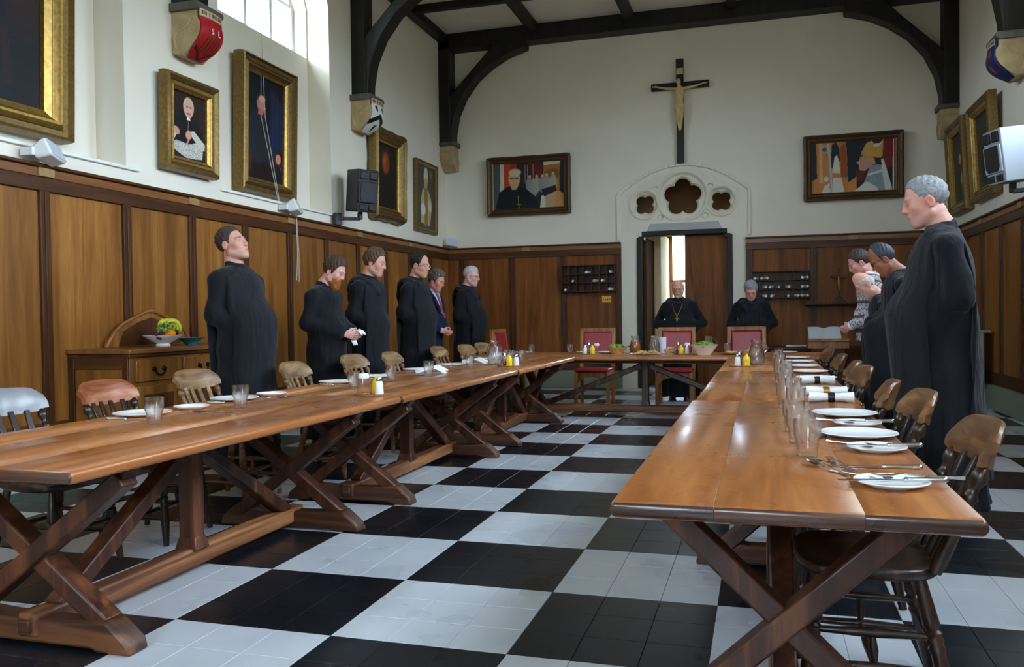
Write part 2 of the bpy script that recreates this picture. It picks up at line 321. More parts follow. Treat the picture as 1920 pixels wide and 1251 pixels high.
# ------------------------------------------------------------ SDF mesher (smooth carved shapes and figures)
def smin(a, b, k):
    h = np.clip(.5+.5*(b-a)/k, 0, 1); return b*(1-h)+a*h-k*h*(1-h)
def axis(*seg):
    out = [np.array([seg[0]])]
    for hi, st in seg[1:]:
        lo = out[-1][-1]; n = max(1, int(round((hi-lo)/st))); out.append(np.linspace(lo, hi, n+1)[1:])
    return np.concatenate(out).astype(np.float32)
class Field:
    def __init__(s, xs, ys, zs):
        s.ax = (xs, ys, zs); s.D = np.full((len(xs), len(ys), len(zs)), 1., np.float32)
    def sub(s, lo, hi):
        sl = []; ar = []
        for k in range(3):
            a = max(0, np.searchsorted(s.ax[k], lo[k])-1); b = min(len(s.ax[k]), np.searchsorted(s.ax[k], hi[k])+1)
            sl.append(slice(a, b)); sh = [1,1,1]; sh[k] = -1; ar.append(s.ax[k][a:b].reshape(sh))
        return tuple(sl), ar
    def put(s, lo, hi, fn, k=.02, op='add'):
        mg = k+.05 if op == 'add' else k+.01
        sl, (x, y, z) = s.sub([q-mg for q in lo], [q+mg for q in hi])
        if min(len(range(*q.indices(10**6))) for q in sl) <= 0: return s
        d = fn(x, y, z).astype(np.float32)
        if op == 'add': s.D[sl] = smin(s.D[sl], d, k)
        else: s.D[sl] = -smin(-s.D[sl], d, k)
        return s
    def ell(s, c, r, k=.02, R=None, op='add'):
        c = np.asarray(c, float); r = np.asarray(r, float); mr = r if R is None else np.full(3, r.max())
        def fn(x, y, z):
            p = [x-c[0], y-c[1], z-c[2]]
            if R is not None: p = [R[0][i]*p[0]+R[1][i]*p[1]+R[2][i]*p[2] for i in range(3)]
            k0 = np.sqrt((p[0]/r[0])**2+(p[1]/r[1])**2+(p[2]/r[2])**2)+1e-6
            k1 = np.sqrt((p[0]/r[0]**2)**2+(p[1]/r[1]**2)**2+(p[2]/r[2]**2)**2)+1e-6
            return k0*(k0-1)/k1
        return s.put(c-mr, c+mr, fn, k, op)
    def cap(s, a, b, ra, rb=None, k=.02, op='add'):
        a = np.asarray(a, float); b = np.asarray(b, float); rb = ra if rb is None else rb; ba = b-a; bb = ba@ba+1e-9; m = max(ra, rb)
        def fn(x, y, z):
            px, py, pz = x-a[0], y-a[1], z-a[2]; h = np.clip((px*ba[0]+py*ba[1]+pz*ba[2])/bb, 0, 1)
            return np.sqrt((px-ba[0]*h)**2+(py-ba[1]*h)**2+(pz-ba[2]*h)**2)-(ra+(rb-ra)*h)
        return s.put(np.minimum(a, b)-m, np.maximum(a, b)+m, fn, k, op)
    def mesh(s):
        D = s.D; D[0] = D[-1] = 1; D[:, 0] = D[:, -1] = 1; D[:, :, 0] = D[:, :, -1] = 1
        xs, ys, zs = s.ax; ins = D < 0; nx, ny, nz = (q-1 for q in D.shape)
        def cr(A, i, j, k): return A[i:nx+i, j:ny+j, k:nz+k]
        cnt = sum(cr(ins, i, j, k).astype(np.int8) for i in (0,1) for j in (0,1) for k in (0,1))
        act = (cnt > 0) & (cnt < 8); I, J, K = np.nonzero(act); n = len(I)
        idx = np.full(act.shape, -1, np.int32); idx[I, J, K] = np.arange(n)
        P = np.zeros((n, 3)); W = np.zeros(n); cn = [(i, j, k) for i in (0,1) for j in (0,1) for k in (0,1)]
        for a in cn:
            for d in range(3):
                if a[d]: continue
                b = list(a); b[d] = 1
                da = D[I+a[0], J+a[1], K+a[2]]; db = D[I+b[0], J+b[1], K+b[2]]; m = (da < 0) != (db < 0)
                t = np.where(m, da/np.where(da-db == 0, 1, da-db), 0)
                pa = np.stack([xs[I+a[0]], ys[J+a[1]], zs[K+a[2]]], 1); pb = np.stack([xs[I+b[0]], ys[J+b[1]], zs[K+b[2]]], 1)
                P += (pa+(pb-pa)*t[:, None])*m[:, None]; W += m
        P /= W[:, None]; Q = []
        for d in range(3):
            sa = [slice(1, -1)]*3; sb = [slice(1, -1)]*3; sa[d] = slice(0, -1); sb[d] = slice(1, None)
            A = ins[tuple(sa)]; B = ins[tuple(sb)]; i, j, k = np.nonzero(A != B); fl = A[i, j, k]
            c = [i, j, k]; o = [q for q in range(3) if q != d]; g = [c[0].copy(), c[1].copy(), c[2].copy()]
            for q in o: g[q] = g[q]+1
            def ci(du, dv):
                h = [g[0].copy(), g[1].copy(), g[2].copy()]; h[o[0]] = h[o[0]]-du; h[o[1]] = h[o[1]]-dv; return idx[h[0], h[1], h[2]]
            q = np.stack([ci(1,1), ci(0,1), ci(0,0), ci(1,0)], 1)
            if d == 1: fl = ~fl
            q[~fl] = q[~fl][:, ::-1]; Q.append(q)
        return P, np.concatenate(Q)
# ------------------------------------------------------------ floor
S = .67; T = S/3
def vinyl(name, base, light, dark):
    m, nt, b = new_mat(name); v = coords(nt, 'World', (1,1,1)); n1 = noise(nt, v, 2.2, 3, .5)
    c = ramp(nt, n1, [(.2, dark), (.5, base), (.85, light)])
    v2 = coords(nt, 'World', (5, 9, 9)); n2 = noise(nt, v2, 3.4, 7, .78, .6)
    sc = ramp(nt, n2, [(.755, (0,0,0,1)), (.80, (1,1,1,1))])
    nt.links.new(mix(nt, mix(nt, .38, (0,0,0,1), sc), c, L(200,206,212)), b.inputs['Base Color'])
    rr = ramp(nt, n1, [(.2, (.24,.24,.24,1)), (.8, (.34,.34,.34,1))]); nt.links.new(rr, b.inputs['Roughness']); setp(b, spec=.5)
    return m
M['tile_w'] = vinyl('pale_grey_vinyl', L(190,193,198), L(206,208,212), L(172,176,182))
M['tile_b'] = vinyl('black_vinyl', L(14,21,29), L(26,35,46), L(9,14,20))
M['joint'] = plain('tile_joint', L(70,72,74), .9)
floor = MB().box(XL-.05, XR+.05, YF, YB+3.2, -.1, -.004).build('floor', M['joint'], smooth=0)
tag(floor, 'black and pale grey chequered vinyl tile floor of the hall', 'floor', kind='structure')
i0, i1 = int(math.floor(XL/T)), int(math.ceil(XR/T)); j0, j1 = int(math.floor(YF/T)), int(math.ceil(YB/T))
def projpx(p):
    d = Vector(p)-CAM; w = d.dot(F_)
    return (960+1577.8*d.dot(R2)/w, 625.5-1577.8*d.dot(U2)/w, w) if w > .2 else (0, 0, -1)
cand = []
for i in range(i0, i1):
    for j in range(j0, j1):
        x, y = (i+.5)*T, (j+.5)*T; u, v, w = projpx((x, y, 0))
        vis = w > 0 and -40 < u < 1960 and v < 1300
        cand.append((not vis, w if vis else 99, i, j))
cand.sort(); near = set((c[2], c[3]) for c in cand[:300])
def tile_mb(m=0):
    g = .0006; e = T/2-g; b = e-.0015
    t = MB(); t.add([(-e,-e,-.004),(e,-e,-.004),(e,e,-.004),(-e,e,-.004),(-e,-e,-.0012),(e,-e,-.0012),(e,e,-.0012),(-e,e,-.0012),(-b,-b,0),(b,-b,0),(b,b,0),(-b,b,0)],
        [(0,1,5,4),(1,2,6,5),(2,3,7,6),(3,0,4,7),(4,5,9,8),(5,6,10,9),(6,7,11,10),(7,4,8,11),(8,9,10,11)], m); return t
tw = tile_mb().build('tile', M['tile_w'], floor, smooth=0); tb = tile_mb().build('tile', M['tile_b'], floor, smooth=0)
used = {0: False, 1: False}; restV = []; restF = []; restM = []; nb = 0
base = np.array(tile_mb().v); bf = tile_mb().f
for i in range(i0, i1):
    for j in range(j0, j1):
        k = (i//3+j//3) % 2; x, y = (i+.5)*T, (j+.5)*T
        if (i, j) in near:
            src = tw if k else tb
            if used[k]: o = src.copy(); C.objects.link(o)
            else: o = src; used[k] = True
            o.location = (x, y, 0)
        else:
            restV.append(base+np.array([x, y, 0])); restF += [tuple(q+nb for q in f) for f in bf]; restM += [0 if k else 1]*len(bf); nb += len(base)
rt = MB(); rt.v = [tuple(q) for q in np.concatenate(restV)]; rt.f = restF; rt.m = restM
tag(rt.build('tile_field', [M['tile_w'], M['tile_b']], floor, smooth=0), kind='stuff')
# ------------------------------------------------------------ long walls with window recesses
RH = 1.11                                       # half width of a window recess
def arch_pts(y0, y1, zs, za, n=8):
    c = (y0+y1)/2; h = (y1-y0)/2; out = []
    for k in range(2*n+1):
        t = -1+k/n; out.append((c+h*t, zs+(za-zs)*(1-abs(t)**2.4)**.6 if abs(t) < 1 else zs))
    return out
def sill_z(sg, c): return 3.0 if sg > 0 else 4.38  # unseen right-hand windows get lowered sills, added to let in more light
def wall_side(nm, X, sg, label):
    w = MB()
    def bx(a, b, y0, y1, z0, z1):               # a, b: depth into the wall
        xa, xb = X+sg*a, X+sg*b; w.box(min(xa, xb), max(xa, xb), y0, y1, z0, z1)
    ys = sorted(WIN_Y); bx(0, .3, YF, YB+.3, 0, 2.44); bx(.3, .75, YF, YB+.3, 0, 3.0 if sg > 0 else 4.38)
    ed = [YF]+[q for c in ys for q in (c-RH, c+RH)]+[YB+.3]
    for k in range(0, len(ed), 2): bx(0, .3, ed[k], ed[k+1], 2.44, ZC+.3)
    ed = [YF]+[q for c in ys for q in (c-RH+.12, c+RH-.02)]+[YB+.3]
    for k in range(0, len(ed), 2): bx(.3, .75, ed[k], ed[k+1], 3.0 if sg > 0 else 4.38, ZC+.3)
    for c in ys:
        for a, b, e0, e1 in ((0, .3, -RH, RH), (.3, .75, -RH+.12, RH-.02)):
            P = arch_pts(c+e0, c+e1, 4.98, 5.62); P = P+[(c+e1, ZC+.3), (c+e0, ZC+.3)]
            xa, xb = X+sg*a, X+sg*b; w.prism(P, 'x', min(xa, xb), max(xa, xb))
    o = w.build(nm, M['paint'], smooth=30); tag(o, label, 'wall', kind='structure')
    for c in ys:                                # painted ledge board at the foot of each recess
        l = MB(); xa, xb = X+sg*.29, X-sg*.03; l.box(min(xa, xb), max(xa, xb), c-RH-.02, c+RH+.14, 2.425, 2.45)
        l.build('ledge', M['white'], o, .004)
    return o
wl = wall_side('wall_left', XL, -1, 'white plaster wall with tall window recesses above oak panelling')
wr = wall_side('wall_right', XR, 1, 'white plaster wall behind the tall grey-haired monk, over oak panelling')
nwin = 0
def window(X, sg, c):
    global nwin; nwin += 1; o = thing('window_%d' % nwin, 'tall arched window with pale frame set high in the plaster wall', 'window', kind='structure', group='high arched hall windows')
    y0, y1 = c-RH+.12, c+RH-.02; x = X+sg*.5; zs_ = sill_z(sg, c)
    f = MB(); f.box(x-.03, x+.03, y0, y1, zs_, zs_+.05); f.box(x-.03, x+.03, y0, y0+.05, zs_, 5.05); f.box(x-.03, x+.03, y1-.05, y1, zs_, 5.05)
    f.tube([(x, q[0], q[1]-.02) for q in arch_pts(y0, y1, 4.98, 5.62)], .03, 6); f.build('frame', M['winfr'], o, .006)
    for k in range(1, 4):
        ym = y0+(y1-y0)*k/4; zt = 5.58 if k == 2 else 5.42
        MB().box(x-.04, x+.04, ym-.028, ym+.028, zs_+.02, zt).build('mullion', M['winfr'], o, .008)
    MB().box(x-.012, x+.012, y0, y1, 5.0, 5.03).build('glazing_bar', M['winfr'], o)
    for k in range(4):
        ya, yb = y0+(y1-y0)*k/4, y0+(y1-y0)*(k+1)/4
        for za, zb in ((zs_+.04, 5.0), (5.03, 5.6)): MB().box(x-.003, x+.003, ya+.02, yb-.02, za, zb).build('pane', M['pane'], o, smooth=0)
    return o
for wy in WIN_Y: window(XL, -1, wy); window(XR, 1, wy)
FW0, FW1, FZ0, FZ1 = -.4, 2.4, 2.5, 5.3
_w = MB(); _w.box(XL-.75, FW0, YF-.3, YF, 0, ZC+.3); _w.box(FW1, XR+.75, YF-.3, YF, 0, ZC+.3); _w.box(FW0, FW1, YF-.3, YF, 0, FZ0); _w.box(FW0, FW1, YF-.3, YF, FZ1, ZC+.3)
wf = _w.build('wall_front', M['paint'], smooth=0); tag(wf, 'plain white end wall facing the doorway wall', 'wall', kind='structure')
o = thing('window_10', 'broad mullioned window in the plain end wall', 'window', kind='structure')
for k in range(5): q = FW0+(FW1-FW0)*k/4; MB().box(q-.04, q+.04, YF-.2, YF-.1, FZ0, FZ1).build('mullion', M['winfr'], o, .008)
for q in (FZ0+.03, 4.1, FZ1-.03): MB().box(FW0, FW1, YF-.19, YF-.11, q-.03, q+.03).build('transom', M['winfr'], o, .008)
for k in range(4):
    for za, zb in ((FZ0, 4.1), (4.1, FZ1)): MB().box(FW0+.7*k+.04, FW0+.7*k+.66, YF-.152, YF-.148, za+.03, zb-.03).build('pane', M['pane'], o, smooth=0)
# wainscot
ZW, ZR, ZP = 2.30, 2.22, 2.12                   # cap, frieze foot, panel head
YS = [2.23+.835*k for k in range(-14, 11)]
def wainscot_side(wall, X, sg, y_from, y_to):
    def bx(nm, mat, d0, d1, y0, y1, z0, z1, bev=.004):
        xa, xb = X-sg*d0, X-sg*d1; return MB().box(min(xa, xb), max(xa, xb), y0, y1, z0, z1).build(nm, mat, wall, bev)
    ys = [y for y in YS if y_from-.5 < y < y_to+.1]
    bx('rail', M['rail_y'], 0, .045, y_from, y_to, ZP, ZR); bx('frieze', M['fr_y'], 0, .05, y_from, y_to, ZR, ZW-.012)
    bx('cap_moulding', M['rail_y'], 0, .085, y_from, y_to, ZW-.012, ZW+.012, .006); bx('rail', M['rail_y'], 0, .045, y_from, y_to, .28, .42)
    bx('skirting', M['green'], 0, .10, y_from, y_to, 0, .28, .01)
    prev = y_from
    for k, y in enumerate(ys+[y_to]):
        a = max(prev, y_from); b = min(y, y_to)
        if b-a > .1: bx('panel', M['panel'], 0, .018, a+.01, b-.01, .40, ZP+.02, .002)
        if y_from < y < y_to-.02:
            bx('stile', M['stile'], 0, .044, y-.045, y+.045, .40, ZP+.01); bx('stile_bead', M['stile'], .04, .054, y-.012, y+.012, .42, ZP, .003)
            if k % 2 == 0: bx('frieze_block', M['block'], .04, .068, y-.07, y+.07, ZR+.002, ZW-.014, .004)
        prev = y
wainscot_side(wl, XL, -1, -4.0, YB); wainscot_side(wr, XR, 1, -4.0, YB)
# ------------------------------------------------------------ back wall with shouldered doorway and tracery light
DX0, DX1, DZ = .34, 1.74, 2.43; TX0, TX1, TZ0 = .17, 1.87, 2.63; TCX = 1.02
def tr_top(x): t = abs(x-TCX)/.85; return 3.36-.30*t**2.2
b = MB(); b.box(XL-.3, TX0, YB, YB+.45, 0, ZC+.3); b.box(TX1, XR+.3, YB, YB+.45, 0, ZC+.3)
P = [(TX0+(TX1-TX0)*k/24, tr_top(TX0+(TX1-TX0)*k/24)) for k in range(25)]
b.prism(P+[(TX1, ZC+.3), (TX0, ZC+.3)], 'y', YB, YB+.45)
b.box(TX0, DX0, YB, YB+.45, 0, TZ0); b.box(DX1, TX1, YB, YB+.45, 0, TZ0); b.box(DX0, DX1, YB, YB+.45, DZ+.03, TZ0)
wb = b.build('wall_back', M['paint'], smooth=30); tag(wb, 'white end wall with a crucifix above the traceried doorway', 'wall', kind='structure')
hood = MB(); pts = [(.02, 2.35), (.02, 3.06)]+[(.02+2.0*k/20, 3.06+.42*(1-abs(2*k/20-1)**2.0)) for k in range(1, 20)]+[(2.02, 3.06), (2.02, 2.35)]
for (xa, za), (xb, zb) in zip(pts, pts[1:]): hood.beam((xa, YB-.004, za), (xb, YB-.004, zb), .05, .05, (0,1,0))
hood.build('hood_mould', M['paint'], wb, .01)
MB().prism([(.47, DZ+.035), (1.62, DZ+.035), (1.56, DZ+.15), (.53, DZ+.15)], 'y', YB-.012, YB+.02).build('lintel_panel', plain('grey_lintel_paint', L(176,174,172), .7), wb, .006)
for sg in (-1, 1):                              # stone shoulders in the top corners of the door opening
    xe = DX0 if sg < 0 else DX1
    Q = [(xe, DZ+.04), (xe-sg*.10, DZ+.04), (xe-sg*.085, DZ-.01), (xe-sg*.04, DZ-.04), (xe, DZ-.10)]
    MB().prism(Q if sg < 0 else Q[::-1], 'y', YB-.02, YB+.1).build('door_shoulder', M['paint'], wb, .004)
# tracery, carved as one pierced panel
f = Field(axis(TX0-.04, (TX1+.04, .011)), axis(YB-.03, (YB+.16, .012)), axis(TZ0-.04, (3.42, .011)))
x, y, z = (f.ax[0].reshape(-1,1,1), f.ax[1].reshape(1,-1,1), f.ax[2].reshape(1,1,-1)); dep = y-YB
out = np.maximum(np.maximum(np.abs(x-TCX)-.855, TZ0-.01-z), z-(3.37-.30*(np.abs(x-TCX)/.85)**2.2))
slab = np.maximum(-dep, dep-.11); D = np.maximum(out, slab)
def foil(cx, cz, n, dist, r, rot):
    d = None
    for k in range(n):
        a = rot+2*math.pi*k/n; q = np.hypot(x-cx-dist*math.cos(a), z-cz-dist*math.sin(a))-r; d = q if d is None else np.minimum(d, q)
    return d
holes = [(TCX, 2.985, 5, .165, .125, math.pi/2, .385), (TCX-.585, 2.89, 4, .082, .078, math.pi/4, .225), (TCX+.585, 2.89, 4, .082, .078, math.pi/4, .225)]
for cx, cz, n, di, r, ro, R0 in holes:
    ring = np.hypot(x-cx, z-cz)
    D = np.maximum(D, -np.maximum(ring-(R0-.035), dep-.028))            # sunk circle
    fo = np.minimum(foil(cx, cz, n, di, r, ro), ring-di*.8)
    D = np.maximum(D, -(fo-.045*np.clip(1-dep/.07, 0, 1)))              # splayed foil
    bead = np.maximum(np.hypot(ring-R0, dep)-.02, -1); D = np.minimum(D, np.maximum(bead, out))
for cx, cz, rr in ((TCX-.42, 3.12, .05), (TCX+.42, 3.12, .05), (TCX-.34, 2.68, .045), (TCX+.34, 2.68, .045)):
    D = np.maximum(D, -np.maximum(np.hypot(x-cx, (z-cz)*1.2)-rr, dep-.03))
f.D = D.astype(np.float32); V, Q = f.mesh(); o = raw('trim_1', V, Q, M['stonep'])
tag(o, 'carved stone tracery with a five-lobed opening between two quatrefoils over the doorway', 'tracery', kind='structure')
# door frame, leaves, corridor
dr = thing('door_1', 'dark wooden double door below the tracery, one leaf standing open', 'door', (0,0,0), kind='structure')
fr = MB(); fr.box(DX0-.03, DX0+.05, YB-.03, YB+.2, 0, DZ-.06); fr.box(DX1-.05, DX1+.03, YB-.03, YB+.2, 0, DZ-.06); fr.box(DX0+.05, DX1-.05, YB-.03, YB+.2, DZ-.04, DZ+.035)
fr.box(DX0, DX0+.09, YB-.025, YB+.19, DZ-.1, DZ-.04); fr.box(DX1-.09, DX1, YB-.025, YB+.19, DZ-.1, DZ-.04)
fr.build('door_frame', M['beam'], dr, .008)
lf = MB().box(1.04, DX1-.05, YB+.12, YB+.165, .01, DZ-.04).build('door_leaf', M['panel_b'], dr, .004)
MB().tube([(1.08, YB+.09, .98), (1.08, YB+.09, 1.12)], .012, 8).build('handle', M['brass'], lf)
lf = MB().beam((DX0+.075, YB+.15, 1.2), (DX0+.115, YB+.82, 1.2), .045, 2.36).build('door_leaf', plain('matt_brown_door', L(86,56,28), .9, 0, .05, .15, 4), dr, .004)
MB().tube([(DX0+.155, YB+.72, .98), (DX0+.155, YB+.72, 1.12)], .012, 8).build('handle', M['brass'], lf)
YC = YB+2.35
cw = MB(); WX0, WX1 = .60, 1.25
cw.box(-.6, WX0, YC, YC+.3, 0, 3.6); cw.box(WX1, 3.4, YC, YC+.3, 0, 3.6); cw.box(WX0, WX1, YC, YC+.3, 0, 1.2); cw.box(WX0, WX1, YC, YC+.3, 2.75, 3.6)
cw.box(-.6, .575, YB+.94, YC, 0, 2.54); cw.box(-.9, -.6, YB+.45, YC+.3, 0, 3.6); cw.box(3.4, 3.7, YB+.45, YC+.3, 0, 3.6)
o = cw.build('wall_corridor', M['cream'], smooth=0); tag(o, 'cream corridor wall seen through the open doorway', 'wall', kind='structure')
o = MB().box(-.9, 3.7, YB+.45, YC+.3, 3.5, 3.6).build('ceiling_corridor', M['ceil_b'], smooth=0); tag(o, 'brown boarded corridor ceiling beyond the tracery', 'ceiling', kind='structure')
o = MB().box(-.6, 3.4, YB+.9, YB+.93, 2.55, 3.5).build('wall_corridor_head', M['ceil_b'], smooth=0); tag(o, 'brown boarding behind the stone tracery', 'wall', kind='structure')
o = thing('window_9', 'leaded corridor window seen through the open doorway', 'window', kind='structure')
wfm = MB(); wfm.box(WX0-.03, WX0+.03, YC-.02, YC+.06, 1.2, 2.75); wfm.box(WX1-.03, WX1+.03, YC-.02, YC+.06, 1.2, 2.75); wfm.box(WX0, WX1, YC-.03, YC+.06, 1.17, 1.23); wfm.box(WX0, WX1, YC-.02, YC+.06, 1.74, 1.79)
wfm.build('frame', plain('window_oak', L(190,140,80), .5), o, .005)
ld = MB()
for k in range(-8, 14):
    for sg in (-1, 1):
        a = (WX0+k*.11, 1.22); bb = (a[0]+sg*.52*.62, 1.74); 
        if WX0 < min(a[0], bb[0]) and max(a[0], bb[0]) < WX1: ld.beam((a[0], YC+.02, a[1]), (bb[0], YC+.02, bb[1]), .006, .008, (0,1,0))
ld.build('leading', M['lead'], o); MB().box(WX0, WX1, YC+.03, YC+.034, 1.2, 1.76).build('pane', M['pane'], o, smooth=0); MB().box(WX0, WX1, YC+.03, YC+.034, 1.77, 2.75).build('pane', M['pane'], o, smooth=0)
portal('corridor_daylight', ((WX0+WX1)/2, YC+.33, 1.98), (math.pi/2, 0, 0), WX1-WX0, 1.5)
# back wall panelling
def wains_back(x0, x1, stiles, blocks):
    def bx(nm, mat, d0, d1, xa, xb, z0, z1, bev=.004): return MB().box(xa, xb, YB-d1, YB-d0, z0, z1).build(nm, mat, wb, bev)
    bx('rail', M['rail_x'], 0, .045, x0, x1, ZP, ZR); bx('frieze', M['fr_x'], 0, .05, x0, x1, ZR, ZW-.012); bx('cap_moulding', M['rail_x'], 0, .085, x0, x1, ZW-.012, ZW+.012, .006)
    bx('rail', M['rail_x'], 0, .045, x0, x1, .28, .42); bx('skirting', M['green'], 0, .10, x0, x1, 0, .28, .01)
    for s_ in stiles: bx('stile', M['stile'], 0, .044, s_-.045, s_+.045, .4, ZP+.01); bx('stile_bead', M['stile'], .04, .054, s_-.012, s_+.012, .42, ZP, .003)
    e = [x0]+[s_ for s_ in stiles if x0+.1 < s_ < x1-.1]+[x1]
    for a, c in zip(e, e[1:]): bx('panel', M['panel_b'], 0, .018, a+.01, c-.01, .4, ZP+.02, .002)
    for q in blocks: bx('frieze_block', M['block'], .04, .068, q-.07, q+.07, ZR+.002, ZW-.014)
wains_back(XL, .066, [-2.6, -1.73, -.87, 0.02], [-1.48]); wains_back(1.96, XR, [2.01, 2.93, 3.85, 4.7], [3.48])
# ------------------------------------------------------------ ceiling, joists and roof trusses
o = MB().box(XL-.75, XR+.75, YF, YB+.45, ZC, ZC+.3).build('ceiling', M['ceilp'], smooth=0); tag(o, 'white plaster ceiling panels between black joists', 'ceiling', kind='structure'); ceil = o
for xj in (-2.80, -1.25, .27, 1.79, 3.31, 4.76): MB().box(xj-.07, xj+.07, YF, YB, ZC-.13, ZC+.01).build('joist', M['beam'], ceil, .008)
for yj in (9.0, 5.55, 2.1, -1.4): MB().box(XL, XR, yj-.06, yj+.06, ZC-.10, ZC+.01).build('cross_joist', M['beam'], ceil, .008)
brace_lo = [(.215, 4.0), (.225, 4.2), (.28, 4.48), (.42, 4.78), (.63, 5.04), (.88, 5.23), (1.15, 5.37), (1.48, 5.47)]
def truss(n, yc, th, label):
    t = thing('trim_%d' % n, label, 'roof truss', (0, yc, 0), kind='structure')
    for X, sg in ((XL, 1), (XR, -1)):
        MB().box(min(X, X+sg*.19), max(X, X+sg*.19), -th/2, th/2, 4.0, ZC).build('post', M['beam'], t, .01)
        P = [(X+sg*a, zz) for a, zz in brace_lo]+[(X+sg*1.48, 5.60), (X+sg*1.0, 5.60), (X+sg*.18, 4.78), (X+sg*.15, 4.0)]
        MB().prism(P if sg > 0 else P[::-1], 'y', -th*.46, th*.46).build('curved_brace', M['beam'], t, .012)
    MB().box(XL, XR, -th/2, th/2, 5.55, ZC).build('tie_beam', M['beam'], t, .012)
truss(2, YB-.15, .29, 'black timber truss with curved braces against the doorway wall')
truss(3, 7.32, .26, 'black timber truss springing from the chevron shield corbel')
truss(4, 3.84, .26, 'black timber truss springing from the red shield corbel')
truss(5, .35, .26, 'black timber truss with curved braces near the front tables')
# ------------------------------------------------------------ paint-on-canvas rasteriser
class Canvas:
    def __init__(s, w, h, n, bgc):
        s.nu = max(8, int(n*w/max(w, h))); s.nv = max(8, int(n*h/max(w, h))); s.w = w; s.h = h
        u = np.linspace(0, 1, s.nu); v = np.linspace(0, 1, s.nv); s.U, s.V = np.meshgrid(u, v, indexing='ij')
        s.A = np.ones((s.nu, s.nv, 3))*np.array(bgc, float); rs = np.random.RandomState(int(w*997+h*131)); s.N = rs.randn(s.nu, s.nv)
    def blend(s, m, c): s.A = s.A*(1-m[..., None])+np.array(c, float)*m[..., None]; return s
    def ell(s, cx, cy, rx, ry, c, soft=.12, rot=0):
        a = math.radians(rot); dx = (s.U-cx)*s.w; dy = (s.V-cy)*s.h; X = (dx*math.cos(a)+dy*math.sin(a))/(rx*s.w); Y = (-dx*math.sin(a)+dy*math.cos(a))/(ry*s.h)
        return s.blend(np.clip((1-np.hypot(X, Y))/soft+.5, 0, 1), c)
    def poly(s, pts, c):
        ins = np.zeros_like(s.U, bool); n = len(pts)
        for i in range(n):
            (x1, y1), (x2, y2) = pts[i], pts[(i+1) % n]
            if y1 == y2: continue
            cond = ((y1 > s.V) != (y2 > s.V)) & (s.U < (x2-x1)*(s.V-y1)/(y2-y1)+x1); ins ^= cond
        return s.blend(ins.astype(float), c)
    def line(s, p, q, wd, c):
        ax, ay = p[0]*s.w, p[1]*s.h; bx, by = q[0]*s.w-ax, q[1]*s.h-ay; px = s.U*s.w-ax; py = s.V*s.h-ay
        t = np.clip((px*bx+py*by)/(bx*bx+by*by+1e-9), 0, 1); return s.blend(np.clip(1.3-np.hypot(px-bx*t, py-by*t)/(wd/2), 0, 1), c)
    def speck(s, pts, c, fr=.4):
        k = s.A.copy(); s.poly(pts, c); m = (s.N > fr)[..., None]; s.A = np.where(m, s.A, k); return s
    def mesh(s, parent, name='canvas', mat=None, y=0., curve=None):
        a = np.clip(s.A+s.N[..., None]*2.5, 0, 255); col = s2l(a).reshape(-1, 3); X = (s.U-.5)*s.w; Z = (s.V-.5)*s.h; Y = np.full_like(X, y) if curve is None else curve(X, Z)
        return raw(name, np.stack([X, Y, Z], -1).reshape(-1, 3), quad_grid(s.nu, s.nv), mat or M['canvas'], parent, col)
# ------------------------------------------------------------ framed paintings
def picture(label, loc, rz, w, h, fw, prof, mat, canv, liner=.03, mat2=None, orn=0., tilt=.02, lift=.02):
    t = thing('framed_painting', label, 'painting', loc, rz, 'paintings hung on the hall walls'); n = 14 if orn else 1
    def loop(d, y, wob=0):
        x1, z1 = w/2-d, h/2-d; cs = [(-x1,-z1), (x1,-z1), (x1,z1), (-x1,z1)]; nr = [(0,-1), (1,0), (0,1), (-1,0)]; out = []
        for k in range(4):
            a, b_ = cs[k], cs[(k+1) % 4]
            for i in range(n):
                q = i/n; o_ = wob*(abs(math.sin(q*math.pi*3))**.6*.8+(.6 if min(q, 1-q) < .1 else 0)) if n > 1 else 0
                out.append((a[0]+(b_[0]-a[0])*q+nr[k][0]*o_, -y+ (0 if not tilt else -tilt*(a[1]+(b_[1]-a[1])*q)/1.), a[1]+(b_[1]-a[1])*q+nr[k][1]*o_))
        return out
    def sweep(pr, nm, mm, wb=0):
        P = np.array([loop(d, y, wb*max(0, 1-d/(fw*.6))) for d, y in pr]).transpose(1, 0, 2)
        return MB().grid(P, closed_u=True).build(nm, mm, t, smooth=32)
    hk = len(prof)//2; sweep([(0, -lift)]+[(a*fw, b_*fw) for a, b_ in prof[:hk+1]], 'frame', {M['gold']: M['gold_d']}.get(mat, mat), orn); sweep([(a*fw, b_*fw) for a, b_ in prof[hk:]], 'inner_moulding', mat, orn)
    q0 = prof[hk]; sweep([((q0[0]-.03)*fw, q0[1]*fw), (q0[0]*fw, q0[1]*fw+.006), ((q0[0]+.03)*fw, q0[1]*fw)], 'dark_bead', M['bronze'])
    e = prof[-1]; sweep([(fw, e[1]*fw), (fw*.99, e[1]*fw*.9), (fw+liner, e[1]*fw*.55), (fw+liner, .0)], 'gilt_liner', mat2 or mat)
    def cv(X, Z): return -.004-tilt*Z
    canv.w = w-2*(fw+liner)+.012; canv.h = h-2*(fw+liner)+.012; canv.mesh(t, 'canvas', curve=cv)
    bb = MB().box(-w/2+fw*.5, w/2-fw*.5, .004, .012, -h/2+fw*.5, h/2-fw*.5); bb.v = [(q[0], q[1]-tilt*q[2], q[2]) for q in bb.v]; bb.build('backing_board', M['stile'], t)
    return t
PR1 = [(0, .35), (.05, .75), (.16, .82), (.24, .55), (.5, .5), (.7, .72), (.82, .7), (.9, .5), (1, .42)]
PR2 = [(0, .3), (.06, .6), (.3, .7), (.6, .45), (.85, .4), (.92, .5), (1, .42)]
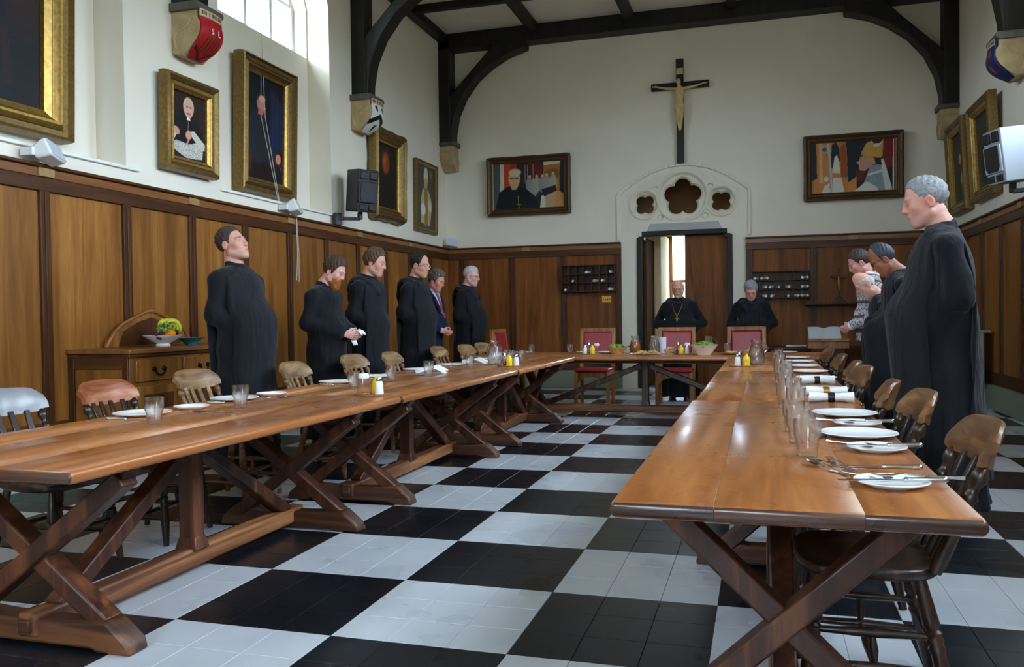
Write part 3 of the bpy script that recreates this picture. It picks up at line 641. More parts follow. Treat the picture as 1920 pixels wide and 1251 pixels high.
DKB, SKIN = (22,23,30), (206,160,132)
# picture 1: very dark seated figure
c = Canvas(1.36, 1.62, 120, (24,25,31)); c.ell(.3, .75, .4, .5, (18,19,26), .4); c.ell(.86, .7, .14, .3, (48,30,28), .7); c.poly([(.72,.1),(.78,.1),(.75,.4),(.7,.4)], (42,27,26))
c.ell(.515, .56, .055, .062, (150,112,76), .35, -20); c.line((.57,.63),(.60,.54), .02, (190,184,168)); c.ell(.35, .9, .09, .1, (170,130,100), .3); c.line((.5,.7),(.49,1.), .006, (70,60,48)); c.poly([(.06,.0),(.1,0),(.14,.4),(.1,.4)], (40,26,24))
picture('large very dark painting with one pale hand, in a wide gilt frame', (-3.18+.07, 1.90, 3.50), math.pi/2, 1.62, 1.86, .17, PR1, M['gold'], c, .05, M['gold'], tilt=.03)
# picture 2: smiling white-haired cleric in lace
c = Canvas(.55, .70, 150, (40,26,20))
for k in range(9): c.line((.08+.11*k, .45), (.08+.11*k, 1.), .014, (54,34,25))
c.ell(.42, .42, .40, .30, (20,19,22), .2); c.poly([(.1,.2),(.05,.5),(.3,.7),(.6,.72),(.9,.45),(.92,.15)], (19,18,21)); c.ell(.5, .80, .155, .145, (206,196,184), .15); c.ell(.5, .78, .135, .15, (212,164,140), .15)
c.ell(.455, .80, .03, .012, (110,76,66), .5); c.ell(.56, .80, .03, .012, (110,76,66), .5); c.ell(.51, .76, .02, .04, (226,170,146), .5); c.ell(.5, .70, .06, .014, (150,84,76), .6); c.poly([(.44,.6),(.56,.6),(.52,.65),(.47,.65)], (232,230,224)); c.line((.5,.6),(.47,.36), .01, (170,140,70))
lace = [(.0,.2),(.15,.26),(.5,.24),(.75,.3),(.93,.24),(.9,.06),(.7,.04),(.4,.03),(.15,.1),(0,.14)]; c.poly(lace, (150,148,140)); c.speck(lace, (220,216,204), .1)
sl = [(.55,.44),(.66,.46),(.98,.3),(.97,.2),(.86,.2),(.6,.36)]; c.poly(sl, (206,200,182)); c.speck(sl, (170,166,154), .9); c.poly([(0,.42),(.12,.46),(.2,.4),(.1,.28),(0,.26)], (196,190,174)); c.ell(.16, .40, .09, .055, (204,150,126), .3, -30); c.ell(.5, .38, .085, .075, (206,152,128), .3, -50); c.line((.52,.33),(.45,.24), .03, (196,142,118))
picture('gilt-framed portrait of a smiling white-haired cleric with lace cuffs', (XL+.06, 3.84, 2.925), math.pi/2, .74, .86, .115, PR2, M['gold'], c, .02, M['gold'])
# picture 3: profile portrait in red-brown chair with blue curtain
c = Canvas(.88, 1.12, 170, (17,20,30))
for k in range(7): c.line((.68+.05*k, .35), (.69+.05*k, .92-.02*k), .03, (22+8*(k % 2), 44+10*(k % 2), 78+16*(k % 2)))
c.poly([(.02,.56),(.1,.55),(.2,.25),(.24,.02),(.14,.02),(.06,.3)], (78,36,32)); c.line((.2,.24),(.8,.17), .05, (72,34,31)); c.poly([(.78,.02),(.84,.02),(.84,.18),(.78,.18)], (50,27,26)); c.poly([(.15,.02),(.8,.0),(.82,.15),(.2,.2)], (34,21,22))
c.ell(.34, .42, .25, .26, (37,40,50), .2); c.poly([(.14,.5),(.25,.66),(.42,.66),(.58,.45),(.84,.3),(.8,.2),(.5,.2),(.2,.22)], (36,39,48)); c.line((.45,.62),(.58,.38), .012, (54,52,56))
c.ell(.40, .755, .10, .085, (44,54,62), .15); c.ell(.425, .73, .095, .088, (206,132,108), .12); c.poly([(.5,.75),(.545,.705),(.5,.70)], (214,136,108)); c.ell(.33, .735, .02, .03, (196,110,92), .3); c.ell(.45, .79, .08, .035, (216,170,140), .4); c.poly([(.34,.63),(.47,.64),(.5,.69),(.36,.7)], (190,112,94)); c.ell(.88, .255, .07, .052, (212,130,112), .2, 10); c.poly([(.82,.22),(.96,.18),(.98,.12),(.9,.2)], (60,84,120))
picture('tall gilt-framed profile portrait of a man seated before a blue curtain', (-3.18+.06, 5.53, 3.275), math.pi/2, 1.08, 1.46, .14, PR1, M['gold_d'], c, .025, M['gold'], tilt=.03)
# picture 4: swept gilt frame, red face on black
c = Canvas(.78, .94, 110, (30,26,24)); c.ell(.46, .72, .2, .18, (96,46,22), .6); c.ell(.46, .7, .15, .15, (158,78,34), .5); c.ell(.52, .69, .06, .1, (128,56,26), .8); c.ell(.42, .74, .06, .05, (176,98,50), .8); c.poly([(.05,.0),(.1,.4),(.35,.52),(.62,.52),(.9,.38),(.95,0)], (26,22,21)); c.line((.62,.4),(.78,.05), .012, (66,52,40))
picture('dark portrait of a ruddy face in a swept carved gilt frame behind the loudspeaker', (XL+.05, 8.10, 3.14), math.pi/2, 1.0, 1.22, .15, [(0,.3),(.1,.6),(.28,.75),(.5,.55),(.75,.35),(.9,.42),(1,.3)], M['gold_d'], c, .02, M['gold'], orn=.028)
# picture 5: standing mitred figure, slim frame
c = Canvas(.80, 1.00, 110, (70,76,70)); c.ell(.5, .84, .12, .15, (196,190,160), .15); c.poly([(.38,.8),(.62,.8),(.6,.9),(.5,.99),(.4,.9)], (206,198,164)); c.ell(.5, .73, .09, .09, (198,150,120), .2); c.poly([(.25,.08),(.22,.4),(.3,.6),(.45,.68),(.6,.66),(.8,.5),(.82,.3),(.75,.06)], (188,172,112)); c.poly([(.42,.66),(.6,.66),(.62,.05),(.44,.05)], (150,112,60)); c.ell(.36, .3, .13, .1, (214,212,202), .3); c.ell(.74, .38, .09, .1, (206,200,180), .3); c.line((.76,.95),(.72,.04), .02, (150,104,52)); c.ell(.78, .9, .07, .06, (150,104,52), .5)
picture('slim gold-framed painting of a standing mitred bishop holding a crozier', (XL+.03, 9.58, 3.04), math.pi/2, .86, 1.10, .06, [(0,.4),(.1,.7),(.6,.6),(1,.35)], M['gold'], c, .012, M['gold_d'])
# back wall left: man in black before robed group
c = Canvas(1.16, .74, 170, (30,34,48)); c.poly([(0,0),(.1,0),(.1,1),(0,1)], (66,84,92)); c.poly([(.09,.15),(.15,.15),(.16,1),(.1,1)], (196,188,168)); c.poly([(.15,.3),(.3,.3),(.34,1),(.15,1)], (178,62,28)); c.poly([(.25,.7),(.34,.7),(.34,1),(.25,1)], (150,38,30)); c.poly([(.55,.55),(.7,.55),(.7,1),(.5,1)], (88,26,28))
c.poly([(.7,.3),(.98,.3),(.98,.95),(.72,.92)], (176,98,38)); c.ell(.84, .72, .11, .12, (110,84,34), .4); c.poly([(.72,.92),(.98,.94),(.98,1),(.72,1)], (196,196,188)); c.poly([(.93,.2),(1,.2),(1,1),(.95,1)], (34,28,34)); c.poly([(.66,0),(.98,0),(.95,.35),(.72,.3)], (178,150,112)); c.poly([(.66,0),(.74,0),(.73,.28),(.68,.26)], (200,192,176)); c.poly([(.86,0),(1,0),(1,.3),(.9,.34)], (184,128,78))
for q, (gx, gy) in enumerate(((.52,.5),(.58,.42),(.62,.5),(.70,.5),(.76,.52),(.85,.54))): c.ell(gx, gy, .055, .17, (132+12*(q % 3),136+8*(q % 3),136), .3); c.ell(gx, gy+.19, .02, .035, (200,160,132), .4)
c.poly([(.68,.4),(.88,.48),(.9,.36),(.72,.24)], (26,30,34))
for lx in (.455,.49,.57): c.line((lx,.55),(lx,.95), .012, (190,150,110))
c.poly([(.02,0),(.08,.38),(.2,.5),(.32,.52),(.46,.44),(.6,.25),(.66,0)], (14,17,26)); c.ell(.30, .66, .085, .17, (196,160,116), .12); c.poly([(.23,.56),(.37,.56),(.33,.42),(.26,.43)], (190,150,108)); c.ell(.31, .80, .09, .08, (206,186,150), .3); c.ell(.265, .67, .028, .02, (90,66,50), .6); c.ell(.335, .67, .028, .02, (90,66,50), .6); c.line((.22,.67),(.38,.67), .006, (70,50,42)); c.line((.31,.62),(.30,.6), .012, (170,120,84)); c.line((.35,.28),(.36,.02), .012, (170,150,90)); c.line((.33,.10),(.39,.10), .012, (170,150,90))
picture('brown-framed painting of a man in black before a robed procession', (-1.43, YB-.06, 3.285), 0, 1.39, .95, .095, PR2, M['bronze'], c, .014, M['gold_d'], orn=.008)
# back wall right: bishop in gold mitre, profile
c = Canvas(1.14, .74, 190, (34,28,40)); c.poly([(0,0),(.45,0),(.42,1),(0,1)], (186,120,66)); c.poly([(0,.25),(.07,.3),(.06,1),(0,1)], (38,30,42)); c.poly([(.1,.2),(.14,.2),(.13,1),(.09,1)], (206,160,90)); c.poly([(.23,.5),(.25,.95),(.3,1),(.34,.85),(.35,.5)], (26,34,52)); c.poly([(.25,.4),(.28,.7),(.31,.75),(.34,.6),(.35,.38)], (216,206,186)); c.poly([(.36,.3),(.44,.3),(.41,.98),(.35,.9)], (150,76,34)); c.poly([(.44,.3),(.55,.1),(.62,.4),(.6,1),(.42,1)], (30,28,42)); c.poly([(.52,.22),(.62,.2),(.66,.4),(.54,.42)], (92,28,30)); c.poly([(.42,.0),(.54,.0),(.54,.3),(.45,.2)], (204,132,64))
c.ell(.16, .86, .05, .08, (150,164,176), .2); c.ell(.16, .86, .028, .045, (110,70,40), .3); c.line((.21,.95),(.25,.05), .035, (170,190,190)); c.ell(.24, .05, .05, .05, (170,184,172), .3); c.poly([(.12,0),(.16,.15),(.22,.2),(.22,0)], (206,204,186)); c.poly([(.26,.3),(.36,.3),(.4,0),(.26,0)], (214,206,188)); c.ell(.18, .28, .03, .05, (190,206,196), .3)
c.poly([(.86,.3),(1,.3),(1,1),(.84,1)], (120,24,36)); c.poly([(.92,0),(1,0),(1,.5),(.9,.4)], (24,22,34)); c.poly([(.62,.14),(.66,.3),(.7,.5),(.86,.52),(.9,.25),(.92,0),(.6,0)], (150,164,172)); c.speck([(.62,.14),(.66,.3),(.7,.5),(.86,.52),(.9,.25),(.92,0),(.6,0)], (112,132,148), .4); c.poly([(.5,0),(.66,.2),(.78,.08),(.8,0)], (216,212,200)); c.poly([(.67,.34),(.84,.42),(.86,.37),(.68,.30)], (206,204,200)); c.poly([(.82,.62),(.86,.62),(.95,.1),(.96,0),(.88,0)], (214,208,202))
c.poly([(.575,.62),(.6,.74),(.62,.78),(.78,.7),(.8,.55),(.72,.5),(.64,.4),(.58,.42),(.565,.46),(.575,.5),(.555,.56)], (196,146,112)); c.ell(.735, .6, .02, .045, (206,150,120), .3); c.ell(.6, .70, .02, .018, (80,50,42), .5); c.poly([(.7,.68),(.83,.62),(.84,.5),(.77,.52),(.75,.64)], (44,34,36)); c.ell(.56, .57, .02, .02, (214,160,122), .5)
c.poly([(.6,.76),(.72,.66),(.845,.64),(.86,1.),(.8,.9),(.76,.9),(.72,.98),(.66,.94)], (206,164,74)); c.speck([(.6,.76),(.72,.66),(.845,.64),(.86,1.),(.8,.9),(.76,.9),(.72,.98),(.66,.94)], (176,132,54), .8); c.poly([(.74,.86),(.79,.85),(.85,.94),(.8,.92),(.76,.92)], (206,208,214)); c.poly([(.965,0),(.98,0),(.98,1),(.97,1)], (226,206,176))
picture('brown-framed profile painting of a bishop in a gold mitre', (3.48, YB-.06, 3.28), 0, 1.35, .95, .095, PR2, M['bronze'], c, .014, M['gold_d'], orn=.008)
# right wall, two portraits
for yy, hh, ww, lb, fx in ((9.95, 1.22, 1.02, 'gilt-framed dark full-length portrait hung next to the corner corbel', .5), (8.62, 1.18, 1.05, 'gilt-framed murky portrait half hidden by the grey loudspeaker', .48)):
    c = Canvas(ww-.3, hh-.3, 110, (46,44,38)); c.poly([(.62,.5),(.78,.52),(.76,.98),(.66,.96)], (88,104,104)); c.ell(fx, .62, .08, .08, (186,128,96), .25); c.poly([(.2,0),(.25,.4),(.4,.55),(.6,.55),(.75,.4),(.8,0)], (26,27,30)); c.ell(.62, .34, .12, .1, (190,176,150), .35); c.poly([(.55,.1),(.85,.1),(.85,.3),(.55,.26)], (120,96,62)); c.line((.3,.9),(.3,.5), .02, (60,50,44))
    picture(lb, (XR-.06, yy, 3.09), -math.pi/2, ww, hh, .13, PR2, M['gold'], c, .02, M['gold'], tilt=.05)
# ------------------------------------------------------------ carved corbels
def corbel(label, loc, rz, shield=None, plainw=.30, dep=.27, letters=None):
    # local: front faces -Y, back against y=0, top at z=0
    t = thing('stone_corbel', label, 'corbel', loc, rz, 'stone corbels under the roof posts'); w = plainw; zb = -.42
    prof = [(0, 0), (-dep, 0), (-dep, -.10), (-dep-.03, -.13), (-dep-.03, -.20), (-dep*.96, -.28), (-dep*.66, -.355), (-dep*.5, -.39), (-dep*.36, -.42), (0, -.40)]
    MB().prism([(a, b_) for a, b_ in prof], 'x', -w/2, w/2).build('block', M['stone'], t, .012, 2)
    MB().prism([(0, .045), (-dep-.02, .045), (-dep-.035, .02), (-dep-.035, -.005), (-dep-.005, -.03), (0, -.03)], 'x', -w/2-.03, w/2+.03).build('moulding', M['stone_d'], t, .006)
    for sg in (-1, 1):
        MB().tube([(sg*w/2, -.05, -.36), (sg*w/2, -.03, -.26), (sg*w/2, -.08, -.2), (sg*w/2, -.16, -.17), (sg*w/2, -.22, -.1)], [.012,.014,.012,.012,.012], 6).build('scroll', M['stone'], t)
    if shield:
        cv = Canvas(w*.96, .40, 70, (0,0,0)); shield(cv)
        def cur(X, Z):
            zz = Z-.20; q = np.clip((-zz-.10)/.30, 0, 1); return -dep-.045-.03*np.sin(q*math.pi)*1.+.19*q**2.2+ .25*X**2/w
        s_ = cv.mesh(t, 'shield', curve=cur); me = s_.data
        co = np.empty(len(me.vertices)*3, np.float32); me.vertices.foreach_get('co', co); co = co.reshape(-1, 3)
        q = np.clip((-(co[:, 2]-.0)-.02)/.2, 0, 1); co[:, 0] *= (1-.62*q**3); co[:, 2] -= .215; me.vertices.foreach_set('co', co.ravel())
        md = s_.modifiers.new('thick', 'SOLIDIFY'); md.thickness = .02; md.offset = 0
    for ch, (lx, lz, sz) in (letters or {}).items():
        cu = bpy.data.curves.new('letter', 'FONT'); cu.body = ch; cu.size = sz; cu.extrude = .002; cu.align_x = 'CENTER'
        ob = bpy.data.objects.new('letter', cu); C.objects.link(ob); dg = bpy.context.evaluated_depsgraph_get(); me = bpy.data.meshes.new_from_object(ob.evaluated_get(dg)); bpy.data.objects.remove(ob)
        l = bpy.data.objects.new('letter', me); C.objects.link(l); me.materials.append(M['white']); l.parent = t; l.rotation_euler = (math.pi/2, 0, 0); l.location = (lx, -dep-.085, lz)
    return t
def band(c):
    c.poly([(0,.84),(1,.84),(1,1),(0,1)], (196,176,136))
    for k in range(13): 
        if k not in (3, 5): c.poly([(.05+.07*k,.88),(.10+.07*k,.88),(.10+.07*k,.96),(.05+.07*k,.96)], (58,52,40))
def sh_red(c):
    c.A[:] = (168,26,32); c.ell(.5, .3, .3, .22, (150,40,24), .6)
    for k in range(5): c.line((.2+.15*k,.12),(.3+.13*k,.42), .012, (70,14,18))
    c.line((.05,.2),(.5,.0), .02, (40,14,18)); c.line((.95,.2),(.5,.0), .02, (40,14,18)); band(c)
def sh_chev(c):
    c.A[:] = (222,222,214); c.poly([(0,.36),(.5,.56),(1,.36),(1,.2),(.5,.4),(0,.2)], (18,22,30))
    for px, pz in ((.25,.7),(.75,.7),(.5,.14)): c.ell(px, pz, .07, .1, (22,24,32), .2, 30); c.ell(px+.06, pz+.06, .04, .06, (22,24,32), .2)
    band(c)
def sh_blue(c):
    c.A[:] = (26,34,84)
    for px, pz in ((.3,.65),(.7,.65),(.5,.3)): c.ell(px, pz, .12, .1, (150,66,40), .3)
    band(c)
corbel('stone corbel with a red shield lettered S L', (XL, 3.87, 3.955), math.pi/2, sh_red, .32, .27, {'S': (-.045, -.225, .075), 'L': (.045, -.225, .075)})
corbel('stone corbel with a black and white chevron shield', (XL, 7.33, 4.0), math.pi/2, sh_chev, .34, .27)
corbel('stone corbel with a dark blue shield above the grey loudspeaker', (XR, 7.33, 4.0), -math.pi/2, sh_blue, .34, .27)
corbel('plain stone corbel in the corner near the bishop crozier painting', (XL+.12, YB-.01, 4.0), 0, None, .24, .26)
corbel('plain stone corbel in the corner near the gold mitre painting', (XR-.12, YB-.01, 4.0), 0, None, .24, .26)
# ------------------------------------------------------------ crucifix
t = thing('crucifix', 'black wooden crucifix with a pale carved figure on the end wall', 'crucifix', (1.005, YB-.034, 3.49))
MB().box(-.055, .055, -.03, .03, 0, 1.60).build('upright', M['ebony'], t, .004); MB().box(-.44, .44, -.031, .029, 1.14, 1.245).build('crossbar', M['ebony'], t, .004)
MB().box(-.05, .05, -.04, -.028, 1.36, 1.46).build('titulus', M['ivory'], t, .006)
f = Field(axis(-.46, (.46, .0085)), axis(-.15, (.0, .0085)), axis(.46, (1.34, .0085)))
f.ell((-.015,-.085,1.235), (.036,.042,.05), .012); f.cap((-.01,-.07,1.2), (0,-.065,1.15), .025, .03, .02); f.ell((0,-.072,1.06), (.068,.04,.11), .02); f.ell((0,-.07,.94), (.056,.036,.07), .03); f.ell((0,-.075,.865), (.072,.046,.055), .02); f.ell((-.06,-.07,.83), (.02,.02,.07), .02)
for sg in (-1, 1):
    f.cap((sg*.06,-.065,1.13), (sg*.20,-.055,1.15), .024, .019, .02); f.cap((sg*.20,-.055,1.15), (sg*.35,-.045,1.19), .019, .013, .01); f.ell((sg*.375,-.042,1.197), (.026,.012,.016), .01)
    for q in range(4): f.cap((sg*.385,-.042,1.197), (sg*(.41+.004*q),-.045,1.185+.009*q), .0055, .005, .004)
    f.cap((sg*.035,-.075,.85), (sg*.03,-.105,.70), .034, .025, .02); f.cap((sg*.03,-.105,.70), (sg*.014,-.06,.55), .025, .016, .01); f.cap((sg*.014,-.06,.55), (sg*.008,-.09,.50), .014, .012, .01)
V, Q = f.mesh(); raw('carved_figure', V, Q, M['ivory'], t)
# ------------------------------------------------------------ loudspeakers
def white_spk(label, loc, rz, tilt=.5):
    t = thing('wall_loudspeaker', label, 'loudspeaker', loc, rz, 'small white loudspeakers on the panelling')   # front -Y
    b = MB().prism([(-.06,-.075), (.06,-.05), (.06,.05), (-.06,.075)], 'x', -.11, .11); b.xf(Matrix.Rotation(-tilt, 4, 'X') @ Matrix.Rotation(.35, 4, 'Z')); b.build('cabinet', M['spkwhite'], t, .02, 3)
    g = MB().prism([(-.066,-.062), (-.058,-.066), (-.058,.066), (-.066,.062)], 'x', -.095, .095); g.xf(Matrix.Rotation(-tilt, 4, 'X') @ Matrix.Rotation(.35, 4, 'Z')); g.build('grille', M['grille'], t, .006)
    MB().box(-.14, -.10, .0, .11, -.03, .03).build('bracket', M['spkwhite'], t, .006); MB().tube([(-.13,.02,.0), (-.10,.02,.0)], .02, 10).build('knob', M['spkwhite'], t)
white_spk('small white loudspeaker above the panel behind the sideboard end', (XL+.14, 2.17, 2.375), math.pi/2)
white_spk('small white loudspeaker below the profile portrait with the blue curtain', (XL+.12, 5.53, 2.385), math.pi/2)
white_spk('small white loudspeaker in the corner by the slim bishop painting', (XL+.14, YB-.16, 2.385), .3)
def big_spk(label, loc, rz, body, face, mirror=1, tilt=.12):
    t = thing('loudspeaker', label, 'loudspeaker', loc, rz)          # front faces -Y
    Mx = Matrix.Rotation(tilt, 4, 'X')
    b = MB().prism([(-.16,-.15), (-.16,.15), (.15,.11), (.15,-.11)][::mirror], 'z', -.255, .255)
    b.v = [(p[1], p[0], p[2]) for p in b.v]; b.xf(Mx); b.build('cabinet', body, t, .012)
    g = MB(); g.box(-.14, .14, -.178, -.158, -.15, .11); g.xf(Mx); g.build('front_baffle', face, t, .02, 3)
    g = MB(); g.prism([(-.115,-.10), (-.08,-.14), (.08,-.14), (.115,-.10), (.115,.10), (-.115,.10)], 'y', -.185, -.175); g.xf(Mx); g.build('woofer_grille', M['dkplas'], t, .004)
    for sx in (-1, 1):
        g = MB().box(sx*.07-.055, sx*.07+.055, -.178, -.158, .135, .235).xf(Mx); g.build('horn', M['dkplas'], t, .01)
        g = MB().box(sx*.07-.05, sx*.07+.05, -.175, -.158, -.235, -.17).xf(Mx); g.build('port', M['dkplas'], t, .008)
    MB().beam((0,.02,-.26), (0,.02,-.35), .05, .05).build('swivel', M['dkplas'], t, .006); MB().beam((0,.02,-.34), (mirror*.22,.16,-.34), .04, .04).build('arm', M['dkplas'], t, .006); MB().beam((mirror*.23,.165,-.42), (mirror*.23,.165,-.27), .10, .05, (0,1,0)).build('wall_plate', M['dkplas'], t, .008)
    return t
big_spk('black loudspeaker bracketed below the chevron shield corbel', (XL+.34, 6.72, 2.73), 1.05, M['dkplas'], M['dkplas'], -1)
big_spk('grey loudspeaker with black grille on the wall over the radiator', (4.46, 6.30, 2.62), -1.3, M['spkgrey'], M['gryplas'], 1)
# window blind cords hanging in front of the profile portrait
t = thing('blind_cord', 'thin pale cord hanging from the high window past the profile portrait', 'cord', (XL-.2, 5.45, 2.2))
MB().tube([(-.0, .0, 2.25), (.0, -.03, 1.2), (.14, .12, .1)], .004, 5).build('strand', M['cordm'], t); MB().tube([(.0, .0, 2.25), (.02, .02, 1.2), (.14, .13, .1)], .004, 5).build('strand', M['cordm'], t)
o = MB().tube([(XL+.08, 5.64, 2.33), (XL+.08, 5.66, 1.9), (XL+.075, 5.64, 1.6), (XL+.08, 5.68, 1.58), (XL+.08, 5.69, 1.9), (XL+.08, 5.65, 2.33)], .004, 5).build('loose_cord', M['cordm']); tag(o, 'looped end of a pale cord hanging against the oak panels', 'cord')
# ------------------------------------------------------------ radiator
t = thing('radiator', 'grey-green ribbed panel radiator on the wall behind the tall monk', 'radiator', (XR-.16, 8.85, .26))
MB().box(-.03, .03, -.45, .45, .02, .64).build('panel', M['rad'], t, .01)
for k in range(30): MB().box(-.045, -.028, -.43+.0297*k-.008, -.43+.0297*k+.008, .04, .62).build('rib', M['rad'], t)
MB().box(-.035, .1, -.46, .46, .63, .655).build('top_grille', M['rad'], t, .004)
v = MB(); v.tube([(-.01,-.48,-.24), (-.01,-.48,.06)], .011, 8); v.tube([(-.01,-.48,.05), (-.01,-.43,.05)], .011, 8); v.build('pipe', M['rad'], t); MB().tube([(-.01,-.48,.03), (-.01,-.48,.16)], .022, 10).build('valve', M['spkwhite'], t)
# ------------------------------------------------------------ napkin racks on the back wall
def rack(label, x0, z0, w, h, cols):
    t = thing('pigeonhole_rack', label, 'rack', (x0, YB-.02, z0), 0, 'napkin pigeonhole racks'); d = .16
    MB().box(0, w, -.012, 0, 0, h).build('back_board', M['stile'], t); 
    for k in range(cols+1): MB().box(w*k/cols-.006, w*k/cols+.006, -d, 0, 0, h).build('divider', M['stile'], t)
    for k in range(4): MB().box(-.006, w+.006, -d, 0, h*k/3-.006, h*k/3+.006).build('shelf', M['rail_x'], t)
    return t
rack('dark pigeonhole rack of few rolled napkins left of the doorway', -.87, 1.545, .85, .41, 7); rack('dark pigeonhole rack crowded with rolled napkins right of the doorway', 2.05, 1.385, .82, .395, 7)
def roll(n, loc, rz, label, grp, ring=True, s_=1., pitch=0):
    t = thing('rolled_napkin', label, 'napkin', loc, rz, grp); t.rotation_euler = (pitch, 0, rz)
    r = random.Random(n); P = []
    for i in range(9):
        q = -1+2*i/8; rad = .024*(1-.35*(1-q*q)**2 if ring else 1)*s_; P.append([(q*.085*s_, rad*math.cos(a)*1.05, .02*s_+rad*math.sin(a)*.85+.004*math.sin(3*a+q*4)) for a in np.linspace(0, 2*math.pi, 11)])
    MB().grid(np.array(P)).build('cloth', M['linen'], t, smooth=60)
    MB().tube([(-.083*s_, .0, .02*s_), (.083*s_, .0, .02*s_)], [.016*s_, .016*s_], 8).build('fold', M['linen'], t)
    if ring: MB().tube([(-.013*s_, 0, .02*s_), (.013*s_, 0, .02*s_)], .0195*s_, 12).build('ring', M['brass'] if n % 2 else M['ebony'], t)
    return t
for k, (cx, rw) in enumerate([(3.5,2),(6.5,2),(1.4,1),(4.5,1),(5.4,1),(.4,0),(6.5,0)]):
    roll(k, (-.87+.85*cx/7, YB-.11, 1.545+.41*rw/3+.006), math.pi/2+.2*(k % 3-1), 'white napkin rolled up in the rack left of the doorway', 'napkins in the left rack', False, 1.1)
for k, (cx, rw) in enumerate([(.6,2),(1.2,2),(1.7,2),(6.3,2),(6.7,2),(1.5,1),(2.4,1),(3.3,1),(4.3,1),(6.3,1),(6.7,1),(1.5,0),(2.6,0),(4.4,0),(5.4,0),(6.25,0),(6.72,0)]):
    roll(k, (2.05+.82*cx/7, YB-.11, 1.385+.395*rw/3+.006), math.pi/2+.25*(k % 3-1), 'white napkin rolled up in the rack right of the doorway', 'napkins in the right rack', False, 1.15)
t = thing('switch_plate', 'brass plate of four toggle switches below the left napkin rack', 'switch', (-.175, YB-.02, 1.415)); MB().box(-.075, .075, -.012, 0, -.055, .055).build('plate', M['brass'], t, .004)
for k in range(4): MB().tube([(-.051+.034*k, -.012, 0), (-.051+.034*k, -.035, -.012)], [.009, .006], 8).build('toggle', M['ebony'], t)
# shelf with standing crucifix, counter, lectern and book
o = MB().box(2.80, 4.2, YB-.28, YB-.02, 1.27, 1.30).build('wall_shelf', M['rail_x'], None, .006); tag(o, 'dark wooden wall shelf carrying a small standing crucifix', 'shelf')
t = thing('standing_crucifix', 'small dark standing crucifix on the wall shelf', 'crucifix', (3.27, YB-.16, 1.30)); MB().prism([(-.10,0),(.10,0),(.07,.04),(.03,.08),(-.03,.08),(-.07,.04)], 'y', -.05, .05).build('base', M['stile'], t, .006); MB().box(-.014, .014, -.012, .012, .07, .50).build('upright', M['stile'], t, .003); MB().box(-.11, .11, -.012, .012, .36, .388).build('crossbar', M['stile'], t, .003)
MB().tube([(0,-.02,.38), (0,-.022,.28), (.004,-.02,.17)], [.018,.022,.009], 8).build('figure', M['brass'], t); MB().tube([(-.09,-.016,.375), (0,-.02,.355), (.09,-.016,.375)], .007, 6).build('arms', M['brass'], t)
t = thing('side_counter', 'plain dark side counter against the panelling behind the grey-haired monk', 'counter', (2.05, YB-.60, 0)); MB().box(0, 2.0, -.02, .47, .635, .67).build('worktop', M['rail_x'], t, .005)
for xx in (.03, .95, 1.93): MB().box(xx, xx+.04, .02, .46, 0, .635).build('end_panel', M['stile'], t, .003)
o = MB().box(2.52, 2.80, YB-.53, YB-.38, .67, .69).build('folded_paper', M['paper'], None, .006); tag(o, 'folded white paper lying on the side counter', 'paper')
t = thing('book_lectern', 'sloping oak desk holding a large open book', 'lectern', (3.06, 9.72, .66)); MB().prism([(-.18,0),(.16,0),(.16,.28),(-.18,.10)], 'x', -.27, .27).build('desk', M['oak_ch'], t, .006); MB().beam((-.27,-.19,.12), (.27,-.19,.12), .02, .04).build('book_stop', M['oak_ch'], t, .003)
MB().box(-.22, .22, -.12, .14, -.66, .02).build('pedestal', M['stile'], t, .006)
t = thing('open_book', 'large open book with blank-looking pages on the sloping desk', 'book', (3.02, 9.70, .845))
for sg in (-1, 1):
    P = [[(sg*.21*q, a, .03*math.sin(min(1, q*1.6)*math.pi*.5)*(1-.35*q)+.52*a+.01) for a in (-.15, .15)] for q in np.linspace(0, 1, 9)]; PB = [[(p[0], p[1], p[2]-.035) for p in r_] for r_ in P]
    b = MB().grid(np.array(P)); b.grid(np.array(PB)); b.add([P[-1][0], P[-1][1], PB[-1][1], PB[-1][0]], [(0,1,2,3)]); b.add([r_[0] for r_ in P]+[r_[0] for r_ in PB][::-1], [tuple(range(18))]); b.build('page_block', M['paper'], t, smooth=40)
MB().beam((0,-.155,-.10), (0,.155,.06), .44, .006).build('cover', M['stile'], t)
